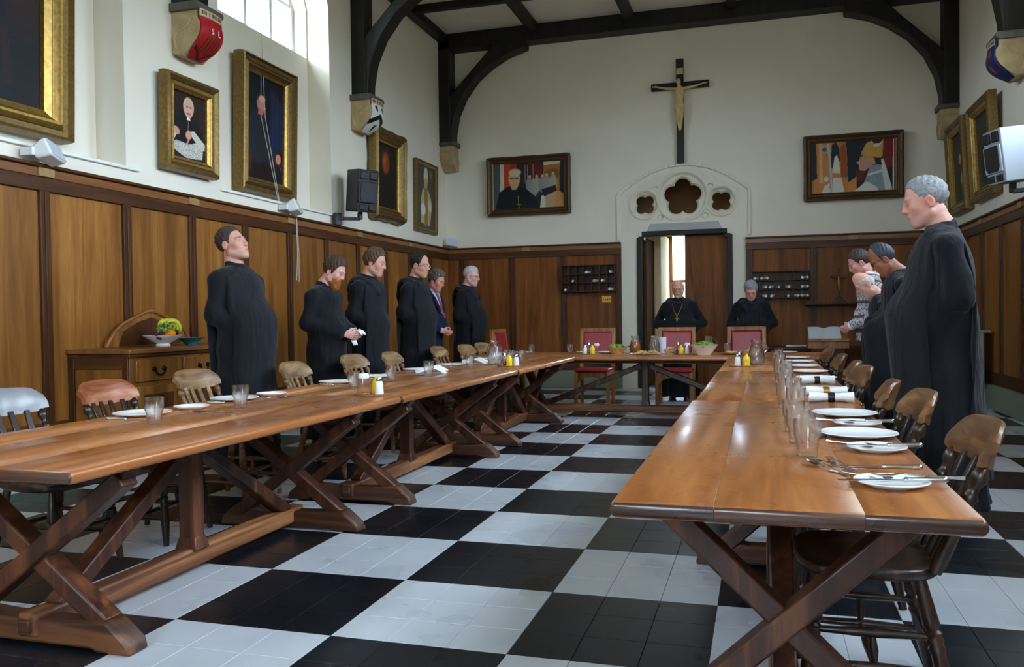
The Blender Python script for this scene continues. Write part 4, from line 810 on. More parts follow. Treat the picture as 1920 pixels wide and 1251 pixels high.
# ------------------------------------------------------------ trestle tables
H = .70
def trestle_table(label, cx, y0, y1, W, ty, grp='refectory tables', rz=0, cy=None, split=(.30, .40, .30)):
    Lh = (y1-y0)/2; yc = (y0+y1)/2 if cy is None else cy
    t = thing('refectory_table', label, 'table', (cx, yc, 0), rz, grp); a = -W/2
    for k, s_ in enumerate(split):
        w = W*s_; r = .012; P_ = [(a+.0004,H-.042),(a+.0004,H-.0012),(a+.0016,H),(a+w-.0016,H),(a+w-.0004,H-.0012),(a+w-.0004,H-.042)]
        if k == 0: P_ = [(a+r,H-.042)]+[(a+r-r*math.sin(q_),H-.021-.021*math.cos(q_)) for q_ in (.5,1.1,1.57,2.1,2.7)]+[(a+r,H)]+P_[3:]
        if k == len(split)-1: P_ = P_[:3]+[(a+w-r,H)]+[(a+w-r+r*math.sin(q_),H-.021+.021*math.cos(q_)) for q_ in (.4,1.,1.57,2.1,2.7)]+[(a+w-r,H-.042)]
        mb_ = MB(); rows = [(-Lh,.012),(-Lh+.004,.004),(-Lh+.012,0),(Lh-.012,0),(Lh-.004,.004),(Lh,.012)]
        def sq(p_, e): zc = H-.021; return (p_[0], zc+(p_[1]-zc)*(1-e/.021))
        G__ = np.array([[(sq(p_, e)[0], y_, sq(p_, e)[1]) for p_ in P_+P_[:1]] for y_, e in rows]); mb_.grid(G__); n_p = len(P_)
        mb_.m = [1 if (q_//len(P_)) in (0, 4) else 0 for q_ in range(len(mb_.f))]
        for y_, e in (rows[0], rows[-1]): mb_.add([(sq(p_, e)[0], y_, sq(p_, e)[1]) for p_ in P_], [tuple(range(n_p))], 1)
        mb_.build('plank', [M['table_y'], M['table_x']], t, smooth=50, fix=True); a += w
    ys = [q-yc for q in ty] if rz == 0 else ty; hw = W/2
    fx = hw*.86
    for s_, y in zip((-1, 1), ys):
        P = [(-fx,0), (-fx+.015,.045), (-fx+.10,.115), (-fx+.20,.105), (-.12,.098), (.12,.098), (fx-.20,.105), (fx-.10,.115), (fx-.015,.045), (fx,0), (fx-.14,0), (fx-.17,.012), (-fx+.17,.012), (-fx+.14,0)]
        MB().prism(P, 'y', y-.05, y+.05).build('foot', M['trest_x'], t, .012, 2)
        for sg in (-1, 1):
            e = y+sg*.012
            MB().beam((sg*(fx-.13), e, .085), (-sg*(hw*.80), e, H-.085), .066, .082, (0,1,0)).build('cross_leg', M['trest'], t, .008, 2)
        MB().prism([(-hw*.88,H-.042), (hw*.88,H-.042), (hw*.80,H-.10), (hw*.5,H-.115), (-hw*.5,H-.115), (-hw*.80,H-.10)], 'y', y-.035, y+.035).build('bearer', M['trest_x'], t, .006)
        MB().beam((0, y+s_*.04, .075), (0, y+s_*.075, .075), .05, .045).build('peg', M['trest_x'], t, .006)
    MB().beam((0, ys[0]-.06, .075), (0, ys[1]+.06, .075), .085, .085).build('stretcher', M['trest_y'], t, .012, 2)
    ym = (ys[0]+ys[1])/2; MB().beam((0, ym, .105), (0, ym, H-.05), .085, .075, (0,1,0)).build('centre_post', M['trest'], t, .008); MB().beam((0, ym, .11), (0, ym, .17), .12, .10, (0,1,0), taper=.72).build('post_foot', M['trest'], t, .006)
    for s_, y in zip((-1, 1), ys): MB().beam((0, y-s_*.07, .10), (0, ym+s_*.05, H-.13), .065, .075, (1,0,0)).build('diagonal_brace', M['trest'], t, .008)
    MB().box(-.04, .04, ys[0], ys[1], H-.10, H-.042).build('under_rail', M['trest_y'], t, .005)
    return t
LX, LW = -.335, 1.01
trestle_table('long trestle table beside the worn orange chair', LX, -.67, 1.775, LW, (-.31, 1.40))
trestle_table('long trestle table with the bearded monk at its edge', LX+.015, 1.78, 4.175, LW, (2.08, 3.84))
trestle_table('long trestle table set before the man in the navy blazer', LX+.03, 4.18, 6.42, LW, (4.45, 6.10))
RX, RW = 2.24, .83
trestle_table('long trestle table with knife, spoon and fork lying loose at its open end', RX, -.70, 1.80, RW, (-.30, 1.26))
trestle_table('long trestle table laid with three ringed white napkins', RX+.015, 1.805, 4.19, RW, (2.15, 3.85))
trestle_table('long trestle table stretching past the bald stooping monk to the cross table', RX+.02, 4.195, 6.42, RW, (4.5, 6.1))
trestle_table('cross table holding the salad bowls before the doorway', .90, -2.0, 2.0, 1.12, (-1.3, 1.3), rz=math.pi/2, cy=6.985)
# ------------------------------------------------------------ kitchen chairs
def chair(label, loc, rz, m_crest, m_body, grp, nslat=4):
    t = thing('kitchen_chair', label, 'chair', loc, rz, grp); zs = .43
    P = []                                           # D-shaped saddle seat
    for k in range(28):
        a = 2*math.pi*k/28; sx = .215*math.copysign(abs(math.cos(a))**.62, math.cos(a)); sy = .205*math.copysign(abs(math.sin(a))**.62, math.sin(a)); P.append((sx*(1+.06*sy/.2), sy))
    rings = [[(x*.93, y*.93, zs-.038) for x, y in P], [(x, y, zs-.024) for x, y in P], [(x, y, zs-.008) for x, y in P], [(x*.96, y*.96, zs) for x, y in P], [(x*.6, y*.6-.01, zs-.010) for x, y in P], [(x*.2, y*.2-.01, zs-.014) for x, y in P]]
    b = MB().grid(np.array(rings).transpose(1,0,2), closed_u=True); b.add(rings[0], [tuple(range(28))]); b.add(rings[-1], [tuple(range(28))]); b.build('seat', m_body, t, smooth=50)
    def turned(p, q, r, nm, prof):
        n = len(prof); MB().tube([tuple(p[i]+(q[i]-p[i])*u for i in range(3)) for u, _ in prof], [r*w for _, w in prof], 10).build(nm, m_body, t, smooth=60)
    lp = [(0,.72),(.12,.85),(.2,.95),(.34,1.1),(.37,.8),(.39,1.12),(.42,.85),(.44,1.12),(.47,.85),(.49,1.1),(.53,.9),(.7,1.02),(.9,.78),(1,.66)]
    legs = {}
    for sx in (-1, 1):
        for nm, p, q in (('f', (sx*.155,.14,zs-.03), (sx*.195,.185,0)), ('b', (sx*.145,-.13,zs-.03), (sx*.19,-.215,0))):
            turned(p, q, .022, 'leg', lp); legs[(sx, nm)] = (p, q)
    def at(k, u): p, q = legs[k]; return tuple(p[i]+(q[i]-p[i])*u for i in range(3))
    sp = [(0,.7),(.2,.9),(.5,1.25),(.8,.9),(1,.7)]
    for sx in (-1, 1):
        for u in (.42, .66): turned(at((sx,'f'), u), at((sx,'b'), u), .012, 'stretcher', sp)
        m0 = [(a+b_)/2 for a, b_ in zip(at((sx,'f'), .42), at((sx,'b'), .42))]; m1 = [(a+b_)/2 for a, b_ in zip(at((sx,'f'), .66), at((sx,'b'), .66))]; turned(m0, m1, .011, 'bobbin', sp)
    turned(*[tuple((a+b_)/2 for a, b_ in zip(at((sx,'f'), .66), at((sx,'b'), .66))) for sx in (-1, 1)], .012, 'cross_stretcher', sp); turned(at((-1,'b'), .5), at((1,'b'), .5), .011, 'cross_stretcher', sp); turned(at((-1,'f'), .5), at((1,'f'), .5), .011, 'cross_stretcher', sp)
    R = []
    for k in range(21):                              # bowed crest rail with scrolled ends
        q = -1+2*k/20; x = .213*q; y0 = -.33+.055*q*q; zb = .713-.012*(1-q*q)+(.0 if abs(q) < .9 else .012); zt = .838-.012*q*q-.03*max(0, abs(q)-.75)*4*abs(q)
        th = .013; R.append([(x, y0+th, zb+.004), (x, y0+th-.006, zb+.03), (x, y0-.022+th, zt-.02), (x, y0-.032+th*.6, zt-.004), (x, y0-.034, zt), (x, y0-.036-th*.6, zt-.006), (x, y0-.03-th, zt-.024), (x, y0-.004-th, zb+.03), (x, y0-th, zb+.004), (x, y0, zb)])
    G = np.array(R); b = MB().grid(np.concatenate([G, G[:, :1]], 1)); b.add(R[0], [tuple(range(10))]); b.add(R[-1], [tuple(range(10))]); b.build('crest_rail', m_crest, t, smooth=48, fix=True)
    for sx in (-1, 1): turned((sx*.178,-.165,zs-.01), (sx*.185,-.288,.722), .021, 'back_post', [(0,.8),(.1,1),(.55,.86),(.68,.8),(.72,1.05),(.75,.72),(.82,.62),(.87,1.02),(.92,1.08),(.97,.8),(1,.5)])
    for k in range(nslat):
        q = (k+.5)/nslat*2-1; q *= .82; p0 = Vector((.165*q, -.178, zs-.01)); p1 = Vector((.188*q, -.322+.05*q*q, .722)); d = (p1-p0).normalized(); mid = p0.lerp(p1, .55)
        b = MB()
        for s0, s1, w0, w1 in ((p0, mid, .024, .036), (mid, p1, .036, .030)):
            u = Vector((1,0,0)); n_ = d.cross(u).normalized(); vv = [p_+u*(a*w_/2)+n_*(c_*.006) for p_, w_ in ((s0,w0),(s1,w1)) for a, c_ in ((-1,-1),(1,-1),(1,1),(-1,1))]
            b.add(vv, [(3,2,1,0),(4,5,6,7),(0,1,5,4),(1,2,6,5),(2,3,7,6),(3,0,4,7)])
        b.build('slat', m_crest if m_crest is M['ch_pale'] else m_body, t, .003)
    return t
GL = 'kitchen chairs along the panelled side'; GR = 'kitchen chairs along the radiator side'; pi2 = math.pi/2
cp = chair('pale worn kitchen chair between the orange worn one and the upward-gazing monk', (-1.08, 1.98, 0), -pi2, M['ch_pale'], M['ch_mid'], GL)
chair('kitchen chair with a painted grey sheen on its crest at the open end, next to the orange worn one', (-1.02, .46, 0), -pi2-.03, plain('painted_sheen_wood', L(134,132,134), .28, 0, .6, .12, 20), M['ch_dark'], GL, 4)  # grey crest colour paints the daylight sheen onto the wood
chair('kitchen chair with orange flaking finish on its crest rail', (-.95, 1.07, 0), -pi2+.06, M['ch_red'], M['ch_dark'], GL)
for k, y in enumerate((2.93, 4.10, 4.66, 6.10, 6.62)): dup(cp, ((-.91,-1.03,-.90,-.99,-.86)[k], y, 0), -pi2+(.05,-.06,.04,.0,-.08)[k], 'pale worn kitchen chair '+('between the upward-gazing monk and the red-bearded one','in front of the red-bearded monk holding a napkin','in front of the wavy-haired monk','in front of the dark-haired monk in thin spectacles','in front of the man in the navy blazer')[k])
dup(cp, (-.90, 7.34, 0), -pi2-.1, 'pale worn kitchen chair in front of the bald monk in dark-rimmed glasses')
cr = chair('dark kitchen chair at the table end with the loose cutlery', (2.48, .03, 0), pi2, M['ch_mid'], M['ch_dark'], GR, 4)
for k, y in enumerate((.98, 1.56, 2.62, 3.2, 4.18, 5.24, 5.78)): dup(cr, ((2.48,2.43,2.44,2.44,2.44,2.44,2.45)[k], y, 0), pi2+(.04,-.1,.1,-.05,.0,.08,-.06)[k], 'dark kitchen chair '+('beside the two clean dinner plates','pushed in close before the very tall monk','behind the ringed napkins','behind the ringed napkins','in front of the brown-skinned monk','in front of the stooped old bald monk','in front of the young man in the patterned sweater')[k])
# ------------------------------------------------------------ red leather chairs
def red_chair(label, loc, rz):
    t = thing('leather_chair', label, 'chair', loc, rz, 'red leather chairs round the cross table')
    for sx in (-1, 1):
        MB().beam((sx*.21,-.20,0), (sx*.21,-.19,.45), .042, .042, (0,1,0)).build('leg', M['oak_ch'], t, .004); MB().beam((sx*.21,.19,0), (sx*.21,.19,.43), .042, .042, (0,1,0)).build('leg', M['oak_ch'], t, .004)
        MB().beam((sx*.213,-.19,.44), (sx*.213,-.265,.985), .048, .045, (0,1,0)).build('back_post', M['oak_ch'], t, .005)
        MB().beam((sx*.21,-.19,.40), (sx*.21,.19,.40), .03, .07).build('side_rail', M['oak_ch'], t, .004)
    P = [(-.19,.43),(-.19,.27),(-.165,.31),(-.10,.355),(0,.37),(.10,.355),(.165,.31),(.19,.27),(.19,.43)]; MB().prism(P, 'y', .175, .20).build('arched_apron', M['oak_ch'], t, .003)
    MB().beam((-.237,-.262,.965), (.237,-.262,.965), .045, .05).build('top_rail', M['oak_ch'], t, .005); MB().beam((-.2,-.20,.54), (.2,-.20,.54), .035, .05).build('lower_rail', M['oak_ch'], t, .004)
    b = MB().box(-.185, .185, -.03, .03, -.185, .185); b.xf(Matrix.Translation((0,-.228,.752)) @ Matrix.Rotation(.137, 4, 'X')); b.build('back_pad', M['leather'], t, .022, 3)
    for sx in (-1, 1):
        for q in range(9): MB().ball((sx*.178, -.193-.137*(q-4)*.042, .752+(q-4)*.042), .005, 6, 4).build('stud', M['brass'], t)
    MB().box(-.225, .225, -.20, .215, .425, .475).build('seat_pad', M['leather'], t, .02, 3)
    return t
red_chair('red leather chair standing empty left of the doorway', (.09, 8.10, 0), math.pi)
red_chair('red leather chair with the goateed monk leaning on its back', (1.13, 8.10, 0), math.pi)
red_chair('red leather chair in front of the grey-haired monk', (2.00, 8.10, 0), math.pi)
red_chair('red leather chair at the panelled end of the cross table', (-.96, 8.05, 0), -pi2-.1)
# ------------------------------------------------------------ sideboard and fruit
t = thing('sideboard', 'oak sideboard with brass drop handles and a low carved back', 'sideboard', (-2.86, 2.40, 0)); w, l = .58, 1.75
MB().box(0, w-.03, .04, l-.04, .08, .90).build('carcass', M['panel'], t, .004); MB().box(-.0, w+.01, 0, l, .915, .95).build('top', M['fr_y'], t, .008); MB().box(0, w-.012, .02, l-.02, .885, .916).build('top_moulding', M['rail_y'], t, .008); MB().box(0, w-.02, .03, l-.03, 0, .09).build('plinth', M['stile'], t, .006)
for x in (.0, w-.085): MB().box(x, x+.055, .022, .04, .09, .885).build('end_stile', M['stile'], t, .004)
MB().box(.05, w-.08, .024, .04, .80, .885).build('end_rail', M['rail_x'], t, .003); MB().box(.06, w-.09, .032, .041, .10, .80).build('end_panel', M['panel'], t, .003)
for k in range(3):
    y0 = .09+k*.54; d = MB().box(w-.035, w-.008, y0, y0+.48, .70, .865).build('drawer', M['panel'], t, .006)
    for s_ in (-1, 1): MB().tube([(w-.008, y0+.24+s_*.055, .79), (w+.012, y0+.24+s_*.055, .79)], [.02,.014], 10).build('rosette', M['iron'], d)
    MB().tube([(w+.012, y0+.24+.055*math.cos(a), .788-.045*math.sin(a)) for a in np.linspace(0, math.pi, 9)], .0065, 7).build('handle', M['iron'], d)
    dd = MB().box(w-.035, w-.012, y0, y0+.48, .12, .665).build('door', M['panel'], t, .006); MB().box(w-.014, w-.008, y0+.07, y0+.41, .19, .60).build('raised_panel', M['stile'], dd, .004)
P = [(.36,.95),(.38,.99),(.42,1.03),(.46,1.08),(.55,1.14),(.68,1.19),(.82,1.235),(.88,1.245),(.94,1.235),(1.08,1.19),(1.21,1.14),(1.30,1.08),(1.34,1.03),(1.38,.99),(1.40,.95)]
MB().prism(P, 'x', .02, .05).build('carved_back', M['panel'], t, .006); MB().prism([(a, b_) for a, b_ in [(.50,.96),(.56,1.08),(.72,1.15),(.88,1.19),(1.04,1.15),(1.20,1.08),(1.26,.96)]], 'x', .05, .056).build('back_inlay', M['stile'], t)
MB().tube([(.055, a, b_) for a, b_ in P], .014, 6).build('back_moulding', M['fr_y'], t)
FB = Vector((-2.56, 3.12, .95))
o = MB().lathe([(0,.004),(.055,0),(.06,.012),(.05,.022),(.075,.035),(.13,.07),(.155,.088),(.158,.092),(.15,.09),(.12,.07),(.06,.03),(0,.026)], 36).build('fruit_bowl', M['china'], loc=FB); tag(o, 'white footed china bowl heaped with fruit on the sideboard', 'bowl')
o = MB().lathe([(0,.004),(.045,0),(.05,.01),(.085,.04),(.115,.058),(.118,.06),(.11,.055),(.05,.015),(0,.013)], 32).build('teal_bowl', M['teal'], loc=(-2.56, 3.47, .95)); tag(o, 'shallow teal glazed dish next to the fruit bowl', 'bowl')
t = thing('orange', 'bright orange at the front of the fruit bowl', 'orange', FB+Vector((.075,.0,.10))); MB().ball((0,0,0), .042, 16, 10).build('peel', M['orange'], t, smooth=80); MB().ball((.0,.0,.041), .005, 6, 4).build('stalk_end', M['leaf'], t)
for k in range(5):
    t = thing('banana', 'yellow banana curving over the back of the fruit bowl', 'banana', FB, 0, 'bananas in the fruit bowl'); a0 = -.55+.16*k
    c_ = [(-.02+.012*k, .02+.105*math.sin(q)*(.75+.1*k)+.01*k, .085+.125*math.cos(q-.2)) for q in np.linspace(-.75+.12*k, 1.55, 12)]
    MB().tube(c_, [.006,.012,.017,.019,.02,.02,.02,.02,.019,.017,.012,.005], 7).build('peel', M['banana'], t, smooth=80); MB().tube([c_[0], tuple(Vector(c_[0])*2-Vector(c_[1]))], [.006,.005], 6).build('stalk', M['leaf'], t)
rg = random.Random(3)
for nm, mt, lb, cx, cy, cz, sx, n in (('green_grapes', 'grape_g', 'bunch of green grapes on top of the fruit bowl', .05, -.03, .15, (.05,.085,.05), 70), ('red_grapes', 'grape_r', 'dark red grapes hanging at the sideboard end of the bowl', .045, -.115, .09, (.035,.04,.03), 26), ('red_grapes', 'grape_r', 'few dark red grapes between the orange and the bananas', .05, .085, .10, (.03,.03,.03), 16)):
    t = thing(nm, lb, 'grapes', FB+Vector((cx, cy, cz))); MB().tube([(-.02,0,-.02), (.0,.0,.03), (.01,.01,.06)], .004, 6).build('stem', M['leaf'], t)
    gb = MB().ball((0,0,0), .0115, 8, 6).build('grape', M[mt], t, smooth=80)
    for k in range(n):
        a, u = rg.uniform(0, 6.28), rg.uniform(-1, 1); q = rg.uniform(.7, 1.); p = (sx[0]*q*math.cos(a)*math.sqrt(1-u*u), sx[1]*q*math.sin(a)*math.sqrt(1-u*u), sx[2]*q*u)
        if k == 0: gb.location = p
        else: g = gb.copy(); C.objects.link(g); g.location = p
# ------------------------------------------------------------ tableware
_mesh = {}
def put(name, key, builder, mat, loc, rz, label, cat, grp=None, smooth=50):
    if key not in _mesh:
        o = builder().build(name, mat, smooth=smooth); _mesh[key] = o.data; tag(o, label, cat, grp)
    else:
        o = bpy.data.objects.new(name, _mesh[key]); C.objects.link(o); tag(o, label, cat, grp)
    o.location = loc; o.rotation_euler = (0,0,rz); return o
TUM = [(0,.003),(.028,0),(.031,.004),(.0345,.052),(.040,.062),(.0425,.118),(.0405,.1185),(.0385,.063),(.0315,.05),(.027,.016),(0,.013)]
def tumbler(x, y, lb, grp, z=H, s_=1.):
    o = put('tumbler', 'tum', lambda: MB().lathe(TUM, 14), M['glass'], (x, y, z), random.random(), lb, 'glass', grp, 30); o.scale = (s_,)*3
def plate(x, y, r, lb, grp, z=H):
    k = 'plate%.3f' % r
    return put('plate' if r > .11 else 'side_plate', k, lambda: MB().lathe([(0,.004),(r*.58,0),(r*.62,.003),(r*.97,.014),(r,.0165),(r*.99,.0185),(r*.64,.008),(r*.58,.0065),(0,.0065)], 44), M['china'], (x, y, z), 0, lb, 'plate', grp)
def knife_mb():
    b = MB().grid(np.array([[(q, .0105*math.sqrt(max(.02, 1-((q+.045)/.125)**8)) if k_ else -.008, .0035+zz) for k_, zz in ((0,.0012),(1,.0006),(1,-.0006),(0,-.0012),(0,.0012))] for q in np.linspace(-.165, 0, 12)])); b.tube([(-.005,0,.005),(.0,0,.005),(.01,0,.0055),(.09,0,.006),(.098,0,.006),(.104,0,.006)], [.004,.0075,.006,.0078,.009,.004], 8); return b
def fork_mb():
    b = MB().tube([(-.02,0,.012),(.02,0,.006),(.10,0,.004),(.125,0,.004)], [.003,.0032,.004,.006], 6); b.grid(np.array([[(-.055+.035*u, v*(.011-.006*u*u), .006+.007*u) for v in (-1,-.3,.3,1)] for u in np.linspace(0,1,5)]))
    for k in range(4): b.tube([(-.055,-.0095+.0063*k,.006), (-.08,-.0095+.0063*k,.005), (-.103,-.0092+.0061*k,.011)], [.0024,.0022,.0014], 5)
    return b
def spoon_mb():
    b = MB().tube([(-.01,0,.013),(.03,0,.008),(.10,0,.004),(.125,0,.004)], [.003,.003,.004,.006], 6); P = []
    for a in np.linspace(0, 2*math.pi, 17): P.append([(-.045+.036*q*math.cos(a), .0225*q*math.sin(a)*(1-.18*math.cos(a)), .004+.012*q*q) for q in (0,.4,.75,1)])
    b.grid(np.array(P)); return b
def cutlery(kind, x, y, rz, lb, grp=None, z=H):
    fn = {'knife': knife_mb, 'fork': fork_mb, 'spoon': spoon_mb}[kind]; return put(kind, kind, fn, M['steel'], (x, y, z), rz, lb, kind, grp)
GT = 'tableware on the panelled-side tables'
for x, y in ((-.40,.39), (-.41,1.05), (-.34,2.18), (-.38,2.84), (-.31,3.38), (-.32,4.38), (-.33,5.55), (-.20,5.30), (-.14,5.45)): tumbler(x, y, 'clear faceted tumbler on the tables before the panelled wall', 'tumblers before the panelled wall')
for k, (x, y) in enumerate(((-.69,.66), (-.69,1.40), (-.69,2.62), (-.66,3.18), (-.66,4.0), (-.62,4.72), (-.62,5.75))):
    plate(x, y, .135, 'white dinner plate before an empty chair on the panelled side', 'plates on the panelled side')
    cutlery('knife', x+.06, y-.18, pi2*2+.1, 'steel knife laid flat next to a plate on the panelled side', 'knives on the panelled side'); cutlery('fork', x+.2, y+.16, .2+.3*(k % 2), 'steel fork laid next to a plate on the panelled side', 'forks on the panelled side')
    if k in (0, 1): plate(x+.05, y+.30, .09, 'small white side plate next to a dinner plate by the sideboard', 'side plates on the panelled side'); cutlery('spoon', x+.28, y+.13, .5, 'steel dessert spoon beside a tumbler on the panelled side', 'spoons on the panelled side')
def lump_napkin(label, loc, rz, s_=1.):
    n = 15; G = np.zeros((n, n, 3)); rs = np.random.RandomState(int(abs(loc[1])*100))
    for i in range(n):
        for j in range(n):
            u, v = i/(n-1)*2-1, j/(n-1)*2-1; e = max(0, 1-(abs(u)**3+abs(v)**3)/1.6); G[i, j] = (u*.11*s_+.008*math.sin(5*v), v*.075*s_+.01*math.sin(4*u+1), max(.002, .045*s_*e**.6*(1+.35*math.sin(4*u+2*v)*math.cos(3*v))))
    b = MB().grid(G); B = G.copy(); B[..., 2] = .001; b.grid(B); o = b.build('crumpled_napkin', M['linen'], smooth=70, loc=loc); o.rotation_euler = (0,0,rz); return tag(o, label, 'napkin')
lump_napkin('crumpled white napkin on the table by the navy blazer', (-.42, 3.72, H), .2, 1.15); lump_napkin('crumpled white napkin behind the empty water jug', (-.50, 5.05, H), .1, 1.1); lump_napkin('crumpled white napkin on a plate before the bald monk', (-.55, 6.0, H), .3, 1.1)
def jug(label, loc, rz=0, fill=None, s_=1.):
    t = thing('jug', label, 'jug', loc, rz, None)
    MB().lathe([(0,.004),(.05,0),(.058,.008),(.066,.05),(.062,.10),(.045,.15),(.042,.175),(.050,.20),(.047,.20),(.039,.175),(.042,.15),(.058,.10),(.061,.05),(.05,.012),(0,.01)], 24).build('body', M['glass'], t, smooth=50)
    MB().tube([(.05+.0*a, 0, 0) if False else (.045+.06*math.sin(a), 0, .18-.10*a/math.pi) for a in np.linspace(0, math.pi, 9)], .0075, 8).build('handle', M['glass'], t)
    if fill: MB().lathe([(0,.012),(.049,.014),(.06,.05),(.057,.10),(.046,.135),(0,.135)], 20).build('contents', fill, t, smooth=50)
    t.scale = (s_,)*3; return t
jug('empty glass water jug on the table before the bald monk', (-.24, 4.88, H), 2.6, None, 1.15)
def shaker(nm, label, loc, kind, grp=None):
    t = thing(nm, label, {'salt':'salt shaker','pepper':'pepper mill','mustard':'mustard pot','sugar':'sugar pot'}[kind], loc, 0, grp)
    if kind == 'salt': MB().lathe([(0,0),(.022,0),(.024,.01),(.02,.06),(.016,.075),(0,.075)], 14).build('body', M['china'], t); MB().lathe([(.017,.073),(.019,.08),(.014,.094),(0,.097)], 14).build('cap', M['steel'], t)
    elif kind == 'pepper': MB().lathe([(0,0),(.024,0),(.026,.02),(.017,.04),(.02,.075),(.024,.085),(0,.088)], 14).build('body', M['glass'], t); MB().lathe([(.023,.086),(.02,.105),(.008,.115),(.012,.128),(0,.136)], 14).build('head', M['steel'], t); MB().lathe([(0,.004),(.018,.004),(.014,.04),(0,.042)], 12).build('peppercorns', M['ebony'], t)
    elif kind == 'mustard': MB().lathe([(0,0),(.023,0),(.026,.006),(.026,.02),(.023,.03),(.026,.04),(.026,.06),(.02,.075),(0,.076)], 16).build('bottle', M['yellow'], t); MB().lathe([(.015,.075),(.013,.085),(.006,.09),(.004,.10),(0,.10)], 12).build('nozzle', M['yellow'], t)
    else: MB().lathe([(0,0),(.034,0),(.036,.01),(.033,.07),(.028,.09),(0,.09)], 16).build('jar', M['glass'], t); MB().lathe([(.028,.088),(.031,.095),(.026,.115),(0,.118)], 14).build('lid', M['china'], t)
    t.scale = (1.1,)*3; return t
def tray(label, loc, r=.105):
    o = MB().lathe([(0,0),(r,0),(r*1.03,.006),(r*1.02,.012),(r*.97,.006),(0,.005)], 32).build('condiment_tray', M['woodtray'], loc=loc); return tag(o, label, 'tray', 'round wooden condiment trays')
tray('round wooden condiment tray on the table edge opposite the bearded monk', (-.03, 1.82, H)); shaker('sugar_pot', 'glass pot with white lid on the tray opposite the bearded monk', (-.075, 1.79, H+.005), 'sugar'); shaker('mustard_pot', 'yellow mustard bottle on the tray opposite the bearded monk', (-.03, 1.87, H+.005), 'mustard'); shaker('salt_shaker', 'white salt shaker on the tray opposite the bearded monk', (.02, 1.80, H+.005), 'salt')
tray('round wooden condiment tray on the table opposite the bald monk', (-.03, 4.63, H)); shaker('mustard_pot', 'yellow mustard bottle on the tray opposite the bald monk', (-.02, 4.60, H+.005), 'mustard'); shaker('salt_shaker', 'white salt shaker on the tray opposite the bald monk', (.03, 4.66, H+.005), 'salt'); shaker('pepper_mill', 'small pepper mill on the tray opposite the bald monk', (-.075, 4.65, H+.005), 'pepper')
# radiator-side tables
GRR = 'before the monks with bowed heads'
for x, y in ((2.32,.06), (2.305,.36), (2.30,.66), (2.33,1.25), (2.29,1.5), (2.34,1.85), (2.31,2.25), (2.33,2.7), (2.30,3.1), (2.35,3.5), (2.31,3.9), (2.33,4.5), (2.30,5.1), (2.34,5.7)): tumbler(x, y, 'clear faceted tumbler on the tables '+GRR, 'tumblers '+GRR)
plate(2.505, -.37, .093, 'side plate carrying a knife, nearest the loose spoon and fork', 'side plates '+GRR); cutlery('knife', 2.535, -.385, .15, 'steel knife resting across a side plate', 'knives on side plates', H+.0165); cutlery('fork', 2.56, -.33, .05, 'steel fork resting across the side plate by the loose knife', None, H+.0165)
cutlery('spoon', 2.455, -.285, 2.3, 'steel spoon half hidden behind the end side plate'); cutlery('knife', 2.52, -.10, .02, 'steel table knife lying alone on bare wood'); cutlery('fork', 2.405, -.09, -pi2+.25, 'steel fork lying loose beside the spoon at the table end'); cutlery('spoon', 2.355, -.14, -pi2+.45, 'steel spoon lying loose by the fork at the table end')
for k, (x, y) in enumerate(((2.54,.22), (2.545,.86))):
    plate(x, y, .093, 'side plate carrying a knife between the dinner plates', 'side plates '+GRR); cutlery('knife', x+.035, y, .08, 'steel knife resting across a side plate', 'knives on side plates', H+.0165); cutlery('spoon', x-.055, y+.085, 2.3, 'steel spoon tucked behind a side plate', 'spoons behind side plates')
for x, y in ((2.52,.555), (2.53,1.21), (2.53,2.45), (2.54,3.35), (2.53,4.0), (2.52,4.7), (2.51,5.4), (2.51,6.1)): plate(x, y, .135, 'white dinner plate on the tables '+GRR, 'dinner plates '+GRR)
cutlery('fork', 2.36, .42, 1.2, 'steel fork between a tumbler and the dinner plate')
for k, y in enumerate((1.80, 2.15, 2.95)): n_ = roll(20+k, (2.52, y, H), .05*k, 'white napkin drawn through a ring on the tables '+GRR, 'ringed napkins '+GRR, True, 1.25)
tray('round wooden condiment tray at the corner by the cross table', (2.02, 4.75, H)); shaker('mustard_pot', 'yellow mustard bottle at the corner by the cross table', (2.06, 4.71, H+.005), 'mustard'); shaker('salt_shaker', 'white salt shaker at the corner by the cross table', (1.985, 4.72, H+.005), 'salt'); shaker('pepper_mill', 'small pepper mill at the corner by the cross table', (2.0, 4.78, H+.005), 'pepper')
jug('glass water jug at the corner by the cross table', (2.14, 5.05, H), .6, M['water'], 1.1)
def bowl(label, loc, r, h, mat, food, fmat, rim=1.):
    t = thing('serving_bowl', label, 'bowl', loc); MB().lathe([(0,.004),(r*.45,0),(r*.5,.015),(r*.62,h*.3),(r*.9,h*.85),(r,h),(r*.96,h),(r*.85,h*.84),(r*.55,h*.3),(0,.02)], 30).build('bowl', mat, t, smooth=50)
    rs = random.Random(int(r*1e4))
    for k in range(food):
        a, q = rs.uniform(0, 6.28), rs.random()**.5*.75; MB().ball((0,0,0), (rs.uniform(.02,.04), rs.uniform(.015,.03), rs.uniform(.008,.016)), 7, 4).xf(Matrix.Translation((r*q*math.cos(a), r*q*math.sin(a), h*.92+.03*(1-q)+rs.uniform(-.01,.012))) @ Matrix.Rotation(rs.uniform(-.8,.8), 4, 'X') @ Matrix.Rotation(rs.uniform(0,3), 4, 'Z')).build('salad_leaf', fmat, t, smooth=80)
    return t
bowl('ochre patterned salad bowl on the cross table', (.56, 7.05, H), .125, .085, M['terbowl'], 26, M['leaf']); cutlery('spoon', .66, 7.09, -2.4, 'steel serving spoon leaning by the ochre salad bowl', None, H+.08)
